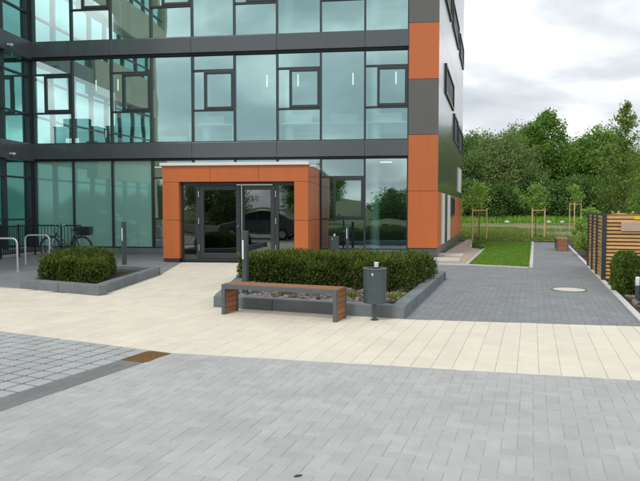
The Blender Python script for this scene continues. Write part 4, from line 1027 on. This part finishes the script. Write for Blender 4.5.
# shrubs on the right
def conifer(label, p, h, r, seed):
    rg = np.random.default_rng(seed); n = 9000; t_ = rg.uniform(0, 1, n) ** .8; a = rg.uniform(0, 6.283, n)
    rr = r * np.sqrt(np.clip(1 - ((t_ - .28) / .75) ** 2, .02, 1)) * rg.uniform(.5, 1.18, n) * (1 + .2 * np.sin(a * 3 + t_ * 7) + .1 * np.sin(a * 7))
    P = np.stack([rr * np.cos(a), rr * np.sin(a), t_ * h * rg.uniform(.94, 1.05, n)], 1)
    o = thing('conifer_shrub', label, 'shrub', (p.x, p.y, -.01), 0, 'conifer shrubs by the screen')
    link('crown', leaves('conifer_crown', P, .018, rg, M['thuja'], 3.4, 1.3), o)
    MB().lathe([(.025, -.02), (.02, h * .6)], 8).build('trunk', M['bark'], o)
conifer('dense green conifer shrub in front of the timber screen', G(628, 293), .76, .23, 1)
conifer('darker conifer shrub just behind and left of the dense one', G(620.5, 287.5), .70, .17, 2)
conifer('conifer shrub cut by the right picture edge', G(645, 296), .72, .24, 3)
SI = tree_meshes('climber', 36, 1.6, .42, .1, 4200, .05, M['leaf_d'], 34, .02, .34, 0, 1.5, .5)
ps_ = G(587.5, 256.5); plant('tall_shrub', 'loose pale green shrub at the far end of the timber screen', 'shrub', SI, ps_.x, ps_.y, .5, (1, 1, 1), 'loose shrubs by the screen', -.02)

# ------------------------------------------------------------------ what the glass reflects: trees, lawn and a parked car behind the viewpoint
sheet('park_lawn', [(-70, -16.2), (70, -16.2), (70, -60), (-70, -60)], -.03, M['terrain'], 'rough lawn beyond the road behind the viewpoint', 'lawn')
back = [(-48, -52, TA, .62), (-31, -58, TB, .6), (-20.5, -50, TC, .62), (-9.3, -50, TA, .66), (0, -62, TE, 1.0), (9, -58, TE, .95), (17, -64, TE, 1.05), (26, -58, TB, .5)]
for i, (u_, v_, ms, s_) in enumerate(back):
    p = FW(u_, v_); plant('park_tree', 'park tree reflected in the glass, %s from the left across the road' % ordn[i], 'tree', ms, p.x, p.y, i * 1.3, (s_ * 1.3, s_ * 1.3, s_), 'park trees across the road')
def car(label, u, v, rz):
    p = FW(u, v); t = thing('parked_car', label, 'car', (p.x, p.y, 0), rz)
    prof = [(-2.1, .35), (-2.12, .62), (-2.0, .80), (-1.2, .92), (-.55, 1.34), (.1, 1.46), (.9, 1.42), (1.62, 1.06), (2.0, .98), (2.1, .70), (2.08, .35)]
    def half(z): return .86 if z < .75 else .86 - (z - .75) * .30
    vs = []; fs = []; n = len(prof)
    for s_ in (-1, 1):
        for x, z in prof: vs.append((x, s_ * half(z), z))
    fs.append(tuple(range(n))); fs.append(tuple(range(2*n - 1, n - 1, -1)))
    fs += [(i, (i+1) % n, n + (i+1) % n, n + i) for i in range(n)]
    MB().add(vs, fs).build('body', M['carpaint'], t, bevel=.05, smooth=True)
    for s_ in (-1, 1):
        y = lambda z: s_ * (half(z) + .006)
        for q in (((-1.0, .98), (-.50, 1.30), (-.02, 1.395), (-.02, .98)), ((.05, .98), (.05, 1.395), (.82, 1.35), (1.30, 1.02))):
            MB().add([(x, y(z), z) for x, z in q] + [(x, y(z) - s_ * .02, z) for x, z in q], [(0,1,2,3), (7,6,5,4), (0,4,5,1), (1,5,6,2), (2,6,7,3), (3,7,4,0)]).build('side_window', M['carglass'], t)
        for x in (-1.32, 1.32):
            wh = MB().ring((x, s_ * .80, .31), .23, .085, 'y', 28, 8).build('wheel', M['rubber'], t, smooth=True); MB().tube([(x, s_*.74, .31), (x, s_*.86, .31)], .19, 18).build('rim', M['steel'], wh)
        MB().box(-2.13, -2.0, s_*.62 - .16, s_*.62 + .16, .60, .74).build('headlight', M['opal'], t, bevel=.02); MB().box(2.02, 2.11, s_*.68 - .12, s_*.68 + .12, .70, .95).build('tail_light', mat('red lens', (.4, .02, .02), .3), t, bevel=.02)
    MB().add([(-1.13, -.70, .965), (-1.13, .70, .965), (-.60, .62, 1.325), (-.60, -.62, 1.325), (-1.10, -.70, .945), (-1.10, .70, .945), (-.57, .62, 1.305), (-.57, -.62, 1.305)], [(0,1,2,3), (7,6,5,4), (0,4,5,1), (1,5,6,2), (2,6,7,3), (3,7,4,0)]).build('windscreen', M['carglass'], t)
    return t
car('dark hatchback parked in the tiled bay, mirrored in the doors', -8.2, -16.4, -PHI + R(4))

# small litter on the paving
for (px, py, a, lab) in ((298, 476.5, .4, 'dark dead leaf lying on the grey paving near the bottom edge'),):
    p = G(px, py); t = MB(); k = 1 if px < 300 else 0
    pts = [(x * .6, y * .6, z * .6) for x, y, z in ((-.045, 0, .004), (-.015, .018, .012), (.02, .016, .007), (.05, 0, .010), (.015, -.017, .013), (-.02, -.014, .006))] if k else [(-.06, -.004, .003), (0, -.002, .009), (.06, .004, .004), (.06, .008, .006), (0, .006, .011), (-.06, .002, .005)]
    t.add(pts + [(x, y, z - .003) for x, y, z in pts], [(0, 1, 2, 3, 4, 5), (11, 10, 9, 8, 7, 6)] + [(i, (i + 1) % 6, 6 + (i + 1) % 6, 6 + i) for i in range(6)])
    tag(t.build('dead_leaf' if k else 'twig', mat('withered leaf', (.06, .045, .03), .8), None, loc=(p.x, p.y, .001), rot=(0, 0, a)), lab, 'leaf' if k else 'twig')
